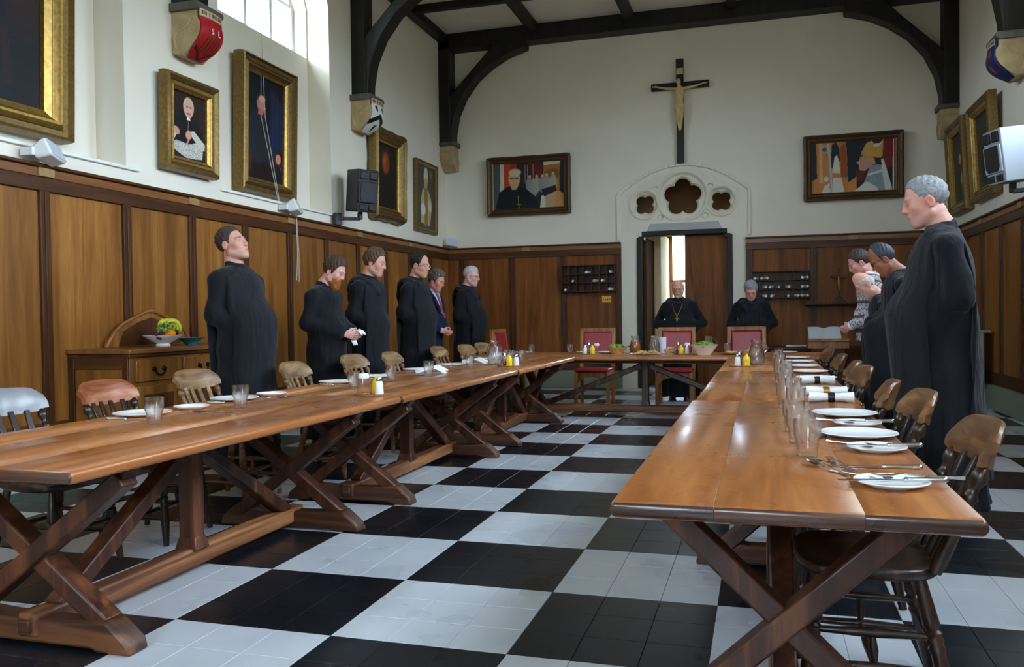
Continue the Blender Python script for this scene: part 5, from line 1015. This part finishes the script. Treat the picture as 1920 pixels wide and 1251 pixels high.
bowl('large cream footed salad bowl on the cross table', (1.57, 6.86, H), .155, .115, M['pinkbowl'], 26, M['leaf']); bowl('small cream dish of potatoes on the cross table', (1.17, 7.08, H), .085, .05, M['pinkbowl'], 14, M['gravy']); bowl('small cream dish of food near the corner of the cross table', (2.09, 6.66, H), .085, .055, M['pinkbowl'], 14, M['gravy'])
t = thing('food_platter', 'platter of mixed food between the two salad bowls', 'platter', (.93, 6.93, H)); MB().lathe([(0,.003),(.10,0),(.155,.014),(.158,.018),(.10,.008),(0,.008)], 32).build('dish', M['pinkbowl'], t)
rs = random.Random(5)
for k in range(34): MB().ball((rs.uniform(-.1,.1), rs.uniform(-.08,.08), .018+rs.uniform(0,.02)), (rs.uniform(.014,.026), rs.uniform(.012,.02), rs.uniform(.008,.014)), 7, 4).build('morsel', M['gravy'] if k % 4 else M['leaf'], t, smooth=80)
t = thing('food_platter', 'small plate of bread near the corner of the cross table', 'platter', (1.86, 6.95, H)); MB().lathe([(0,.003),(.08,0),(.12,.013),(.122,.016),(.08,.007),(0,.007)], 28).build('dish', M['woodtray'], t)
for k in range(5): MB().ball((-.04+.02*k, .02*(k % 2)-.01, .025), (.03,.025,.016), 8, 5).build('bread_slice', M['gravy'], t, smooth=80)
jug('glass jug of amber drink on the cross table', (.76, 7.16, H), 1.2, M['amber'], 1.05); jug('glass jug of water before the goateed monk', (.99, 7.10, H), 2.0, M['water'], 1.05); jug('glass jug standing behind the large cream bowl', (1.60, 7.20, H), .5, None, 1.0)
o = MB().lathe([(0,.003),(.038,0),(.044,.004),(.05,.19),(.047,.19),(.042,.008),(0,.006)], 20).build('water_pitcher', plain('frosted_plastic', L(214,214,220), .3), loc=(1.06, 7.28, H)); tag(o, 'tall frosted beaker on the cross table', 'pitcher')
tray('round wooden condiment tray between the cream bowl and the frosted beaker', (1.33, 6.98, H)); shaker('pepper_mill', 'tall steel-topped pepper mill on the cross table tray', (1.27, 7.03, H+.005), 'pepper').scale = (1.25,)*3
shaker('mustard_pot', 'yellow mustard bottle on the cross table tray', (1.31, 6.93, H+.005), 'mustard'); shaker('salt_shaker', 'white salt shaker on the cross table tray', (1.375, 6.94, H+.005), 'salt'); shaker('sugar_pot', 'glass pot with white lid on the cross table tray', (1.37, 7.02, H+.005), 'sugar')
tray('round wooden condiment tray before the empty red chair', (.27, 7.0, H)); shaker('pepper_mill', 'steel-topped pepper mill before the empty red chair', (.235, 7.02, H+.005), 'pepper').scale = (1.25,)*3
shaker('salt_shaker', 'white salt shaker before the empty red chair', (.20, 6.97, H+.005), 'salt'); shaker('mustard_pot', 'yellow mustard bottle before the empty red chair', (.29, 6.95, H+.005), 'mustard'); shaker('sugar_pot', 'glass pot with white lid before the empty red chair', (.33, 7.0, H+.005), 'sugar')
for x, y in ((-.50,7.16), (-.03,7.18), (1.80,7.28), (2.20,7.2)): tumbler(x, y, 'clear tumbler at a place on the cross table', 'tumblers on the cross table')
for x, y in ((-.66,7.32), (.13,7.36), (.38,7.36), (2.45,7.3)): plate(x, y, .125, 'white plate at a place on the cross table', 'plates on the cross table')
# ------------------------------------------------------------ people
def Rx(a): c, s = math.cos(a), math.sin(a); return np.array([[1,0,0],[0,c,-s],[0,s,c]])
def Rz(a): c, s = math.cos(a), math.sin(a); return np.array([[c,-s,0],[s,c,0],[0,0,1]])
def Ry(a): c, s = math.cos(a), math.sin(a); return np.array([[c,0,s],[0,1,0],[-s,0,c]])
NP_ = np.array([0, -.02, 1.495]); HO = np.array([0, .03, .16])
def gz(d, w): return np.exp(-(d/w)**2)
def person(label, loc, face, height, skin=(206,156,136), hair=None, hairc=(70,54,44), style='short', recede=0., beard=None, glasses=None, pitch=.1, yaw=0., roll_=0., stoop=.02,
           pose='tucked', dress='habit', scap=True, hoodw=False, belt=False, belly=.0, wide=1., eyes='down', hem=.07, seed=1, jaw=1., scw=.40, elbow=.228, fwd=.13):
    t = thing('person', label, 'person', loc, face-math.pi/2, None); k_ = height/1.80; rs = np.random.RandomState(seed)
    Rh = Rz(yaw) @ Rx(-pitch) @ Ry(roll_)
    def hp(x, y, z): return NP_+Rh @ (np.array([x, y, z])+HO)
    def bend(P):
        P = np.array(P, float); q = np.clip((P[:, 2]-.95)/.85, 0, None)**1.5; P[:, 1] += stoop*q; P[:, 2] -= abs(stoop)*.30*q; return P*k_
    hands = pose in ('hands', 'clasped')
    f = Field(axis(-.36, (-.13,.016), (.13,.0058), (.36,.016)), axis(-.28, (-.15,.014), (.22,.0058), (.46,.0058 if hands else .02)), axis(-.02, (.90,.022), (1.14,.0062 if hands else .022), (1.44,.016), (1.88,.0058)))
    # trunk, legs, arms
    f.ell((0,.0,.95), (.155,.11,.14), .05); f.ell((0,.02+belly*.5,1.1), (.15,.115+belly*.6,.16), .05); f.ell((0,0,1.30), (.165,.11,.19), .05)
    for s in (-1, 1):
        f.cap((s*.09,0,.9), (s*.095,.012,.5), .08, .058, .04); f.cap((s*.095,.012,.5), (s*.10,-.01,.09), .055, .038, .03); f.cap((s*.10,-.03,.05), (s*.115,.14,.035), .04, .032, .03)
        f.cap((s*.05,-.01,1.44), (s*.17,-.015,1.405), .06, .058, .04)
        sh = np.array((s*.185,-.015,1.395)); el = np.array((s*elbow,-.045,1.13)); wr = (np.array((s*.075,.255,1.035)) if pose == 'hands' else np.array((s*.085,.205,1.0))) if hands else np.array((s*.13,.05,1.06+.02*s))
        f.cap(sh, el, .05, .042, .03); f.cap(el, wr, .04, .027, .02)
        # hand
        a = (np.array((-s*.50,.84,-.18)) if pose == 'hands' else np.array((-s*.72,.62,-.30))) if hands else np.array((-s*.97,.22,-.02)); a /= np.linalg.norm(a); b_ = np.array((0,.2,1.)); b_ -= a*(a@b_); b_ /= np.linalg.norm(b_); n_ = np.cross(a, b_); n_ = n_ if n_[0]*s < 0 else -n_
        w0 = wr+n_*(.0 if s > 0 else -.012)+a*.012*(s > 0)
        kb = (.031,.011,-.010,-.029); ka = (.090,.094,.090,.080); ln = (.042,.047,.043,.034)
        for q in range(4):
            kn = w0+a*ka[q]+b_*kb[q]; f.cap(w0+a*.012+b_*kb[q]*.55, kn, .0155, .0125, .012)
            p0 = kn; an = .35+.06*q
            for g, (lr, rr) in enumerate(((1., .0098), (.68, .0088), (.5, .0078))):
                dv = a*math.cos(an)+n_*math.sin(an); p1 = p0+dv*ln[q]*lr; f.cap(p0, p1, rr, rr*.9, .0035); p0 = p1; an += .55
        th0 = w0+a*.022+b_*.026; th1 = th0+(a*.55+b_*(.65 if hands else .1)+n_*.35)*.042; th2 = th1+(a*.85+b_*.15+n_*.45)*.034; f.cap(th0, th1, .0145, .012, .012); f.cap(th1, th2, .0115, .009, .005)
    # neck and head
    f.cap((0,-.025,1.40), hp(0,-.03,-.06), .066, .056, .03); f.cap((0,-.03,1.44), (0,-.03,1.52), .07, .055, .04)
    hd = lambda c, r, k, op='add': f.ell(hp(*c), r, k, Rh, op); hc = lambda a, b_, ra, rb, k, op='add': f.cap(hp(*a), hp(*b_), ra, rb, k, op)
    hd((0,-.018,.052), (.076*wide,.098,.088), .02); hd((0,.028,-.012), (.065*wide,.068,.088), .035); hd((0,.035,-.06), (.054*wide*jaw,.058,.055), .03)
    hd((0,.080,-.110), (.024*jaw,.021,.019), .03); hd((0,.070,-.064), (.030,.026,.030), .03)
    for s in (-1, 1):
        hc((s*.054*wide*jaw,.0,-.06), (s*.022*jaw,.068,-.105), .022, .018, .025); hd((s*.042*wide,.066,-.022), (.024,.022,.022), .03); hd((s*.032,.103,.006), (.018,.021,.013), .010, 'sub'); hd((s*.031,.081,.004), (.0155,.0155,.0145), .006)
        hc((s*.014,.094,.026), (s*.046,.083,.024), .0085, .007, .014); hd((s*.079*wide,-.012,-.006), (.010,.021,.034), .008, 'add'); hd((s*.087*wide,-.006,-.004), (.006,.011,.020), .005, 'sub')
        hd((s*.0125,.105,-.034), (.0085,.010,.0075), .008)
    hc((0,.094,.020), (0,.115,-.026), .0085, .0105, .014); hd((0,.1155,-.030), (.0108,.0105,.009), .008)
    hc((-.021,.092,-.0625), (.021,.092,-.0625), .0065, .0065, .008); hc((-.018,.0925,-.0755), (.018,.0925,-.0755), .0075, .0075, .007); hc((-.024,.103,-.069), (.024,.103,-.069), .0022, .0022, .003, 'sub')
    V, Q = f.mesh(); pl = (V-NP_) @ Rh-HO; x, y, z = pl.T; sk = s2l(skin); col = np.tile(sk, (len(V), 1))
    def blend(m, c): col[:] = col*(1-m[:, None])+np.asarray(c)*m[:, None]
    col *= (1+.05*rs.randn(len(V)))[:, None]; onf = (y > .0) & (z > -.15)
    blend(.35*gz(np.hypot(np.abs(x)-.042, z+.022), .026)*onf, sk*np.array((1.12,.62,.58))); blend(.35*gz(np.hypot(x, np.hypot(y-.118, z+.03)), .018), sk*np.array((1.1,.62,.56))); blend(.5*gz(np.hypot(np.abs(x)-.08*wide, z), .03)*(y < .03), sk*np.array((1.15,.62,.56)))
    blend(.8*gz(np.hypot(x/2.4, z+.069), .0085)*(y > .06), sk*np.array((.78,.34,.34))); blend(.8*gz(np.hypot(x/6, z+.069), .0028)*(y > .06), sk*np.array((.3,.12,.12))); blend(.7*gz(np.hypot((np.abs(x)-.031)/1.6, z-.003), .012)*(y > .06), sk*np.array((.50,.36,.36)))  # lips and mouth line, then eye-socket shade painted into the skin colour
    if eyes == 'open':
        blend(.9*gz(np.hypot((np.abs(x)-.031)/1.8, (z-.005)), .0058)*(y > .08), (.55,.54,.52)); blend(.95*gz(np.hypot(np.abs(x)-.031-.002, z-.005), .0052)*(y > .08), (.05,.04,.035))
    else: blend(.9*gz(np.hypot((np.abs(x)-.031)/3.2, z+.004), .0036)*(y > .08), s2l((70,50,44)))
    hcl = s2l(hairc); blend(.9*gz(np.hypot((np.abs(x)-.031)/2.6, z-.0255), .0065)*(y > .055), hcl*.75); blend(.7*gz(np.hypot((np.abs(x)-.0105)/1.2, np.hypot((y-.106), z+.040)), .0055), (.04,.015,.012))
    if beard is None: blend(.22*np.clip((-.04-z)/.03, 0, 1)*(y > .0)*(z > -.14)*(np.abs(z+.069) > .008), hcl*.5+sk*.35)
    raw('body', bend(V), Q, M['skin'], t, np.clip(col, 0, 1))
    # hair
    def headfield(): 
        c = hp(0,0,0); return Field(axis(c[0]-.15, (c[0]+.15,.0062)), axis(c[1]-.17, (c[1]+.17,.0062)), axis(c[2]-.20, (c[2]+.21,.0062)))
    def local(f_): X, Y, Z = f_.ax; g = np.stack(np.meshgrid(X, Y, Z, indexing='ij'), -1); return np.moveaxis((g-NP_) @ Rh-HO, -1, 0)
    if style != 'none':
        g = headfield(); lx, ly, lz = local(g); th = {'short': .009, 'crop': .0055, 'full': .017, 'ring': .007}[style]
        k0 = np.sqrt((lx/(.076*wide+th))**2+((ly+.018)/(.098+th))**2+((lz-.052)/(.088+th*(1.2 if style != 'crop' else 1)))**2); d = (k0-1)*.088
        st = .0022*np.sin(lx*230+6*np.sin(ly*40))*np.sin(lz*90+lx*60)+.0018*np.sin(ly*190+lz*120); d = d+st*(1.6 if style == 'full' else 1)
        u = np.clip((ly+.055)/.125, 0, 1); hl = -.075+(.158+recede*.03-recede*1.0*np.clip(np.abs(lx)-.02, 0, .04))*(u*u*(3-2*u)); hl = hl+.045*gz(np.hypot(ly-.022, np.abs(lx)-.07), .02)*-1.
        reg = hl-lz; d = np.maximum(d, reg*.8)
        if recede > .3: d = np.maximum(d, (ly-(.085-recede*.09))*.8)
        if style == 'ring': d = np.maximum(d, (lz-.062+.0*ly)*.8)
        d = np.maximum(d, -(np.hypot(np.hypot(lx/.9-0, 0)*0+(np.abs(lx)-.08*wide), np.hypot(ly+.008, lz))-.024)) if style != 'full' else d
        g.D = d.astype(np.float32); V, Q = g.mesh()
        if len(V): raw('hair', bend(V), Q, M['hair'], t, np.clip(s2l(hairc)*(1+.22*rs.randn(len(V)))[:, None], .004, 1))
    if beard:
        g = headfield(); lx, ly, lz = local(g); kind, bc = beard
        if kind == 'full':
            d = (np.sqrt((lx/(.064*wide))**2+((ly-.035)/.072)**2+((lz+.068)/.078)**2)-1)*.064; d = smin(d, (np.sqrt((lx/.04)**2+((ly-.078)/.04)**2+((lz+.125)/.055)**2)-1)*.04, .03)
            cut = np.maximum(-(lz+.035+np.clip(.06-ly, -.03, .07)*-.9), -1); d = np.maximum(d, (lz+.046-.55*np.clip(.05-ly, 0, .05)-.0*lx)); d = np.maximum(d, -.012-ly); d = np.maximum(d, -(np.hypot(lx/2.4, lz+.070)-.0075)*1.+np.where(ly > .08, 0, -.05))
        else:
            d = (np.sqrt((lx/.036)**2+((ly-.07)/.034)**2+((lz+.102)/.036)**2)-1)*.034; d = np.minimum(d, np.maximum((np.sqrt((lx/.036)**2+((ly-.094)/.016)**2+((lz+.052)/.011)**2)-1)*.011, -1)); d = np.maximum(d, -(np.hypot(lx/2.2, lz+.069)-.006)+np.where(ly > .085, 0, -.05))
        d = d+.0025*np.sin(lx*220)*np.sin(lz*130+lx*80); g.D = d.astype(np.float32); V, Q = g.mesh()
        if len(V): raw('beard', bend(V), Q, M['hair'], t, np.clip(s2l(bc)*(1+.22*rs.randn(len(V)))[:, None], .004, 1))
    def part(mb, nm, mat): mb.v = [tuple(p) for p in bend(np.array(mb.v))]; return mb.build(nm, mat, t, smooth=50)
    if glasses:
        gm = MB()
        for s in (-1, 1):
            gm.tube([hp(s*.033+.023*math.cos(a), .109-.006*abs(math.cos(a)), .002+.0175*math.sin(a)) for a in np.linspace(0, 2*math.pi, 19)[:-1]], .0016, 5, closed=True); gm.tube([hp(s*.056,.104,.008), hp(s*.077*wide,.06,.008), hp(s*.083*wide,-.01,.01), hp(s*.082*wide,-.03,-.008)], .0017, 5)
        gm.tube([hp(-.011,.112,.004), hp(0,.115,.007), hp(.011,.112,.004)], .0016, 5); part(gm, 'glasses', M['iron'] if glasses == 'dark' else M['steel'])
    # clothing
    G = Field(axis(-.56, (.56,.0145)), axis(-.46, (.52,.0145)), axis(.0, (1.62,.0145))); X = G.ax[0].reshape(-1,1,1); Y = G.ax[1].reshape(1,-1,1); Z = G.ax[2].reshape(1,1,-1)
    habit = dress == 'habit'; e_ = 0.02 if habit else .0
    G.ell((0,.0,1.29), (.195+e_,.130+e_*.5,.21), .05); G.ell((0,.02+belly,1.08), (.172+e_+belly*.4,.14+belly,.20), .06)
    for s in (-1, 1):
        G.cap((s*.04,-.015,1.455), (s*.185,-.018,1.40), .062, .066, .05); sh = (s*.20,-.015,1.385); el = (s*elbow,-.045,1.13); wr = (s*.03,fwd,1.06+.02*s) if not hands else ((s*.095,.215,1.055) if pose == 'hands' else (s*.105,.175,1.02))
        if habit: G.cap(sh, el, .066, .062, .035); G.cap(el, wr, .062, .072, .035); G.cap((el[0]*.8, el[1]+.05, el[2]-.03), (el[0]*.7, el[1]+.09, el[2]-.10), .05, .035, .04)
        elif dress == 'sweater': G.cap(sh, el, .072, .068, .03); G.cap(el, wr, .066, .05, .03)
        else: G.cap(sh, el, .068, .06, .03); G.cap(el, wr, .056, .044, .03)
    th = np.arctan2(Y, X); ph = rs.uniform(0, 6, 4)
    if habit:
        dz = np.clip(1.12-Z, 0, 1.1); rx = .165+.085*dz+belly*.5; ry = .135+.085*dz+belly*.7*np.clip(1-dz, 0, 1); am = .015+.085*dz
        fold = 1+am*(.6*np.sin(7*th+ph[0]+.8*np.sin(2.2*Z+ph[2]))+.4*np.sin(13*th+ph[1])); d = (np.sqrt((X/(rx*fold))**2+((Y-.012-belly*.4)/(ry*fold))**2)-1)*np.minimum(rx, ry)
        d = np.maximum(np.maximum(d, hem-Z), Z-1.13); G.D = smin(G.D, d.astype(np.float32), .05)
    else:
        zl = .80 if dress == 'blazer' else .86; d = (np.sqrt((X/(.178+.02*(1.1-Z)))**2+((Y-.01)/(.135+.02*(1.1-Z)))**2)-1)*.14; d = np.maximum(np.maximum(d, zl-Z), Z-1.15); G.D = smin(G.D, d.astype(np.float32), .04)
    wr_ = .007*np.sin(18*Z+9*X+ph[3])*np.sin(13*X-7*Z+ph[2])+.003*np.sin(31*Z-22*X+11*Y); G.D = (G.D+wr_*(G.D < .05)).astype(np.float32)
    if dress != 'blazer':
        cz = 1.50; dcol = np.hypot(np.hypot(X, Y+.02)-.063, (Z-cz-.25*(-(Y+.02)))*.42)-.016; G.D = smin(G.D, np.where(Z > 1.4, dcol, 1).astype(np.float32), .012)
    V, Q = G.mesh(); nm = {'habit': 'habit', 'blazer': 'blazer', 'sweater': 'sweater'}[dress]
    if dress == 'sweater':
        x, y, z = V.T; ax_ = np.where(np.abs(x) > .2, z-.25*np.abs(x), z); bnd = np.floor(ax_/.035).astype(int); pat = np.sin(x*260)*np.sin(z*300)+np.sin(y*260)*np.sin(z*300); cm = np.tile(s2l((196,194,196)), (len(V), 1))
        cm[(bnd % 4 == 1) & (pat > .0)] = s2l((70,76,100)); cm[(bnd % 4 == 2) & (pat > .3)] = s2l((96,96,112)); cm[(bnd % 4 == 3)] = s2l((92,68,74)); cm[(bnd % 4 == 0) & (pat < -.3)] = s2l((86,92,116)); raw(nm, bend(V), Q, M['wool'], t, cm)
    else: raw(nm, bend(V), Q, M['cloth'] if habit else M['navy'], t)
    Din = G.D < 0; xs, ys, zs = G.ax
    def envelope(front):
        E = np.full((len(xs), len(zs)), np.nan); n = len(ys)
        for i in range(len(xs)):
            A = Din[i]; has = A.any(0); 
            if front: j = n-1-np.argmax(A[::-1], 0); j2 = np.clip(j+1, 0, n-1)
            else: j = np.argmax(A, 0); j2 = np.clip(j-1, 0, n-1)
            kk = np.arange(len(zs)); da = G.D[i, j, kk]; db = G.D[i, j2, kk]; tt = da/(da-db-1e-9); E[i] = np.where(has, ys[j]+(ys[j2]-ys[j])*tt, np.nan)
        return E
    def drape(nm, mat, xlo, xhi, z0, z1=None, both=True, off=.012, ncol=15, thick=.007, hang=.10):
        EF = envelope(True); EB = envelope(False); sgn = 1.; cols = []
        for q in range(ncol):
            u = q/(ncol-1); pf = []; pb = []
            top = None
            for kz in range(len(zs)-1, -1, -1):
                zz = zs[kz]
                if zz < z0: break
                if z1 and zz > z1: continue
                xx = xlo(zz)+(xhi(zz)-xlo(zz))*u; fi = np.clip((xx-xs[0])/(xs[1]-xs[0]), 0, len(xs)-1.001); i = int(fi); w = fi-i
                yf = EF[i, kz]*(1-w)+EF[i+1, kz]*w; yb = EB[i, kz]*(1-w)+EB[i+1, kz]*w
                if np.isnan(yf): continue
                if pf: yf = max(yf+off, pf[-1][1]-hang*.0145); yb = min(yb-off, pb[-1][1]+hang*.0145)
                else: yf += off; yb -= off
                pf.append((xx, yf, zz+(off if len(pf) < 3 else 0))); pb.append((xx, yb, zz+(off if len(pb) < 3 else 0)))
            P = np.array(pf[::-1]+(pb if both else []))
            for _ in range(14): P[1:-1] = (P[:-2]+2*P[1:-1]+P[2:])/4
            s_ = np.concatenate([[0], np.cumsum(np.linalg.norm(np.diff(P, axis=0), axis=1))]); tt = np.linspace(0, s_[-1], 90); cols.append(np.stack([np.interp(tt, s_, P[:, c]) for c in range(3)], 1))
        A = np.array(cols)
        for _ in range(2): A[1:-1] = (A[:-2]+2*A[1:-1]+A[2:])/4
        if both: A[..., 1] += .011*np.clip((1.15-A[..., 2])/1., 0, 1)*np.sin(A[..., 0]*38+ph[0]+1.5*A[..., 2])
        b = bend(A.reshape(-1, 3)); o = raw(nm, b, quad_grid(ncol, 90), mat, t); md = o.modifiers.new('thick', 'SOLIDIFY'); md.thickness = thick; md.offset = 0; return o
    if habit and scap: drape('scapular', M['cloth2'], lambda z_: -scw/2, lambda z_: scw/2, hem+.13, ncol=19)
    if dress == 'blazer':
        drape('shirt', M['shirt'], lambda z_: -max(.004, (z_-1.14)*.26), lambda z_: max(.004, (z_-1.14)*.26), 1.15, 1.49, False, .004, 9, .003, 3.); drape('tie', M['tie'], lambda z_: -.022, lambda z_: .022, 1.16, 1.475, False, .010, 5, .004, 3.)
        for s in (-1, 1): part(MB().tube([(s*.012,.165,1.15), (s*.06,.155,1.27), (s*.088,.10,1.40), (s*.078,.03,1.485), (s*.04,-.07,1.52)], [.012,.02,.022,.018,.016], 6), 'lapel', M['navy'])
        part(MB().tube([(.064*math.cos(a), -.012+.066*math.sin(a), 1.515+.01*math.sin(a)) for a in np.linspace(0, 2*math.pi, 20)[:-1]], .014, 6, closed=True), 'shirt_collar', M['shirt'])
        for q in range(3): part(MB().ball((.03, .172, 1.10-.06*q), .008, 8, 5), 'button', M['brass'])
    if dress == 'sweater': part(MB().tube([(.068*math.cos(a), -.02+.066*math.sin(a), 1.525+.012*math.sin(a)) for a in np.linspace(0, 2*math.pi, 20)[:-1]], .017, 6, closed=True), 'shirt_collar', M['linen'])
    if hands and dress != 'habit':
        for s in (-1, 1): part(MB().tube([(s*.10,.18,1.018), (s*.080,.212,.998)], [.042,.038], 12), 'shirt_cuff', M['shirt'] if dress == 'blazer' else M['linen'])
    if not habit:
        T_ = MB()
        for s in (-1, 1): T_.tube([(s*.08,.0,.95), (s*.09,.01,.7), (s*.095,.012,.45), (s*.10,-.005,.06)], [.105,.092,.078,.068], 14)
        part(T_, 'trousers', M['dkplas'] if dress == 'sweater' else M['navy'])
    for s in (-1, 1):
        sm = MB(); sm.ball((s*.108,.05,.03), (.048,.135,.05), 14, 8); sm.box(s*.108-.045, s*.108+.045, -.08, .17, 0, .018); part(sm, 'shoe', M['shoe'])
    if belt: part(MB().tube([((.20+belly*.3)*math.cos(a), .012+belly*.5+(.165+belly*.8)*math.sin(a), 1.045) for a in np.linspace(0, 2*math.pi, 40)[:-1]], .014, 6, closed=True), 'belt', M['shoe'])
    if hoodw:
        g = Field(axis(-.27, (.27,.0125)), axis(-.30, (.24,.0125)), axis(1.16, (1.62,.0125))); pts = []
        for a in np.linspace(0, 2*math.pi, 25): pts.append((.125*math.cos(a)*(1+.12*abs(math.cos(a))), -.02+.105*math.sin(a), 1.475-.055*max(0, math.sin(a))+.02*max(0, -math.sin(a))))
        for a, b_ in zip(pts, pts[1:]): g.cap(a, b_, .032, .032, .012)
        g.ell((0,-.155,1.40), (.125,.05,.12), .04); g.ell((0,-.17,1.31), (.08,.04,.09), .04)
        for s in (-1, 1): g.cap((s*.12,-.04,1.47), (s*.19,-.03,1.42), .045, .04, .03); g.cap((s*.115,.06,1.43), (s*.06,.13,1.34), .034, .03, .03)
        gx = g.ax[0].reshape(-1,1,1); gzz = g.ax[2].reshape(1,1,-1); gy = g.ax[1].reshape(1,-1,1); g.D = (g.D+.005*np.sin(40*gzz+25*gx+ph[1])*np.sin(30*gy)).astype(np.float32)
        V, Q = g.mesh(); raw('hood', bend(V), Q, M['cloth2'], t)
    return t, hp, bend
HPI = math.pi/2
person('tall monk with dark hair, gazing upward, in front of the sideboard', (-1.60, 2.80, 0), -.05, 1.88, (206,152,134), hairc=(66,54,46), style='short', recede=.15, pitch=-.30, yaw=.0, stoop=-.02, belly=.05, eyes='open', seed=3, fwd=.15, scw=.42)
pb, hpf, bnd = person('red-bearded monk in a plain cassock holding a white napkin', (-1.69, 4.22, 0), -.03, 1.775, (216,164,150), hairc=(72,50,36), style='full', beard=('full', (146,84,42)), pitch=.42, yaw=.08, stoop=.07, pose='hands', scap=False, belly=.035, wide=1.06, seed=5)
person('monk with wavy brown hair and drooping eyelids, behind the bearded one', (-1.67, 5.10, 0), -.05, 1.895, (210,156,138), hairc=(84,62,44), style='full', recede=.2, pitch=.22, yaw=.12, stoop=.05, hoodw=True, seed=7)
person('dark-haired monk in thin spectacles, half hiding the blazer man', (-1.64, 6.25, 0), -.02, 1.925, (200,150,128), hairc=(34,28,26), style='short', recede=.45, glasses='thin', pitch=.12, yaw=-.1, stoop=.05, hoodw=True, belly=.03, eyes='open', seed=9)
person('man in a navy blazer with blue shirt and red tie, hands clasped', (-1.82, 7.14, 0), -.12, 1.79, (214,148,130), hairc=(92,84,74), style='full', pitch=.32, yaw=.0, stoop=.06, pose='clasped', dress='blazer', belly=.03, seed=11)
person('bald white-cropped monk in dark-rimmed glasses, last along the panelling', (-1.76, 8.37, 0), -.05, 1.895, (218,170,156), hairc=(190,184,180), style='crop', recede=.1, glasses='dark', pitch=.14, yaw=.0, stoop=.05, hoodw=True, belly=.05, wide=1.05, seed=13)
ab, hpa, bda = person('elderly goateed monk wearing a gold pectoral cross, framed by the doorway', (1.13, 8.72, 0), -HPI-.05, 1.655, (204,146,124), hairc=(176,170,164), style='ring', beard=('goatee', (196,190,182)), glasses='thin', pitch=.14, yaw=.0, stoop=.12, hoodw=True, belly=.04, eyes='open', seed=15, scap=False, elbow=.33, wide=1.03)
person('grey-haired monk in glasses looking down, behind the corner red chair', (2.06, 8.72, 0), -HPI-.1, 1.63, (216,158,142), hairc=(132,134,138), style='full', glasses='thin', pitch=.5, yaw=.1, stoop=.10, hoodw=True, belly=.04, seed=17, scap=False, elbow=.30)
person('very tall monk with cropped grey hair, eyes lowered, in a long hanging scapular', (3.17, 2.48, 0), math.pi-.05, 1.945, (206,150,134), hairc=(138,138,140), style='crop', recede=.25, pitch=.16, yaw=.0, stoop=.07, belly=.03, seed=19, fwd=.20, scw=.40, jaw=.95)
person('brown-skinned monk in thin glasses with black-grey hair, head bowed low', (3.29, 4.60, 0), math.pi-.05, 1.77, (152,98,72), hairc=(58,58,64), style='short', recede=.7, glasses='dark', pitch=.50, yaw=.0, stoop=.12, seed=21, fwd=.24)
person('stooped old bald monk in glasses among the bowed heads', (3.27, 5.15, 0), math.pi-.05, 1.58, (216,160,138), hairc=(206,196,188), style='ring', glasses='thin', pitch=.42, yaw=.0, stoop=.24, seed=23, fwd=.20)
person('young man in a grey patterned knitted sweater, hands clasped', (3.24, 6.25, 0), math.pi-.02, 1.82, (208,150,136), hairc=(62,50,46), style='short', pitch=.42, yaw=.0, stoop=.06, pose='clasped', dress='sweater', seed=25)
# pectoral cross and chain of the goateed monk
ch = MB(); P = [(-.07,.13,1.42), (-.05,.20,1.34), (0,.215,1.24), (.05,.20,1.34), (.07,.13,1.42)]; ch.tube(P, .004, 5); ch.v = [tuple(p) for p in bda(np.array(ch.v))]; ch.build('chain', M['brass'], ab)
cx = MB().box(-.008, .008, .212, .224, 1.15, 1.24); cx.box(-.03, .03, .212, .224, 1.195, 1.211); cx.v = [tuple(p) for p in bda(np.array(cx.v))]; cx.build('pectoral_cross', M['brass'], ab)
# napkin held by the bearded monk (world frame: he faces +X)
n = 13; G_ = np.zeros((n, 7, 3))
for i in range(n):
    for j in range(7):
        u, v = i/(n-1), j/6-.5; G_[i, j] = (.10*u-.02+.01*math.sin(6*v), v*.09*(1-.3*u)+.012*math.sin(5*u), .03*math.sin(u*3.1)+.008*math.sin(9*v+3*u)-.02*u)
o = MB().grid(G_).build('held_napkin', M['linen'], smooth=70, loc=(-1.355, 4.22, 1.035)); md = o.modifiers.new('thick', 'SOLIDIFY'); md.thickness = .008; tag(o, "white napkin in the red-bearded monk's hands", 'napkin')
G_ = np.array([[(.02*math.sin(7*v+4*u)-.01*u, v*.07, -.11*u) for v in np.linspace(-.5, .5, 7)] for u in np.linspace(0, 1, 8)]); tl = MB().grid(G_).build('hanging_end', M['linen'], o, smooth=70, loc=(-.02, .01, -.01)); md = tl.modifiers.new('thick', 'SOLIDIFY'); md.thickness = .008
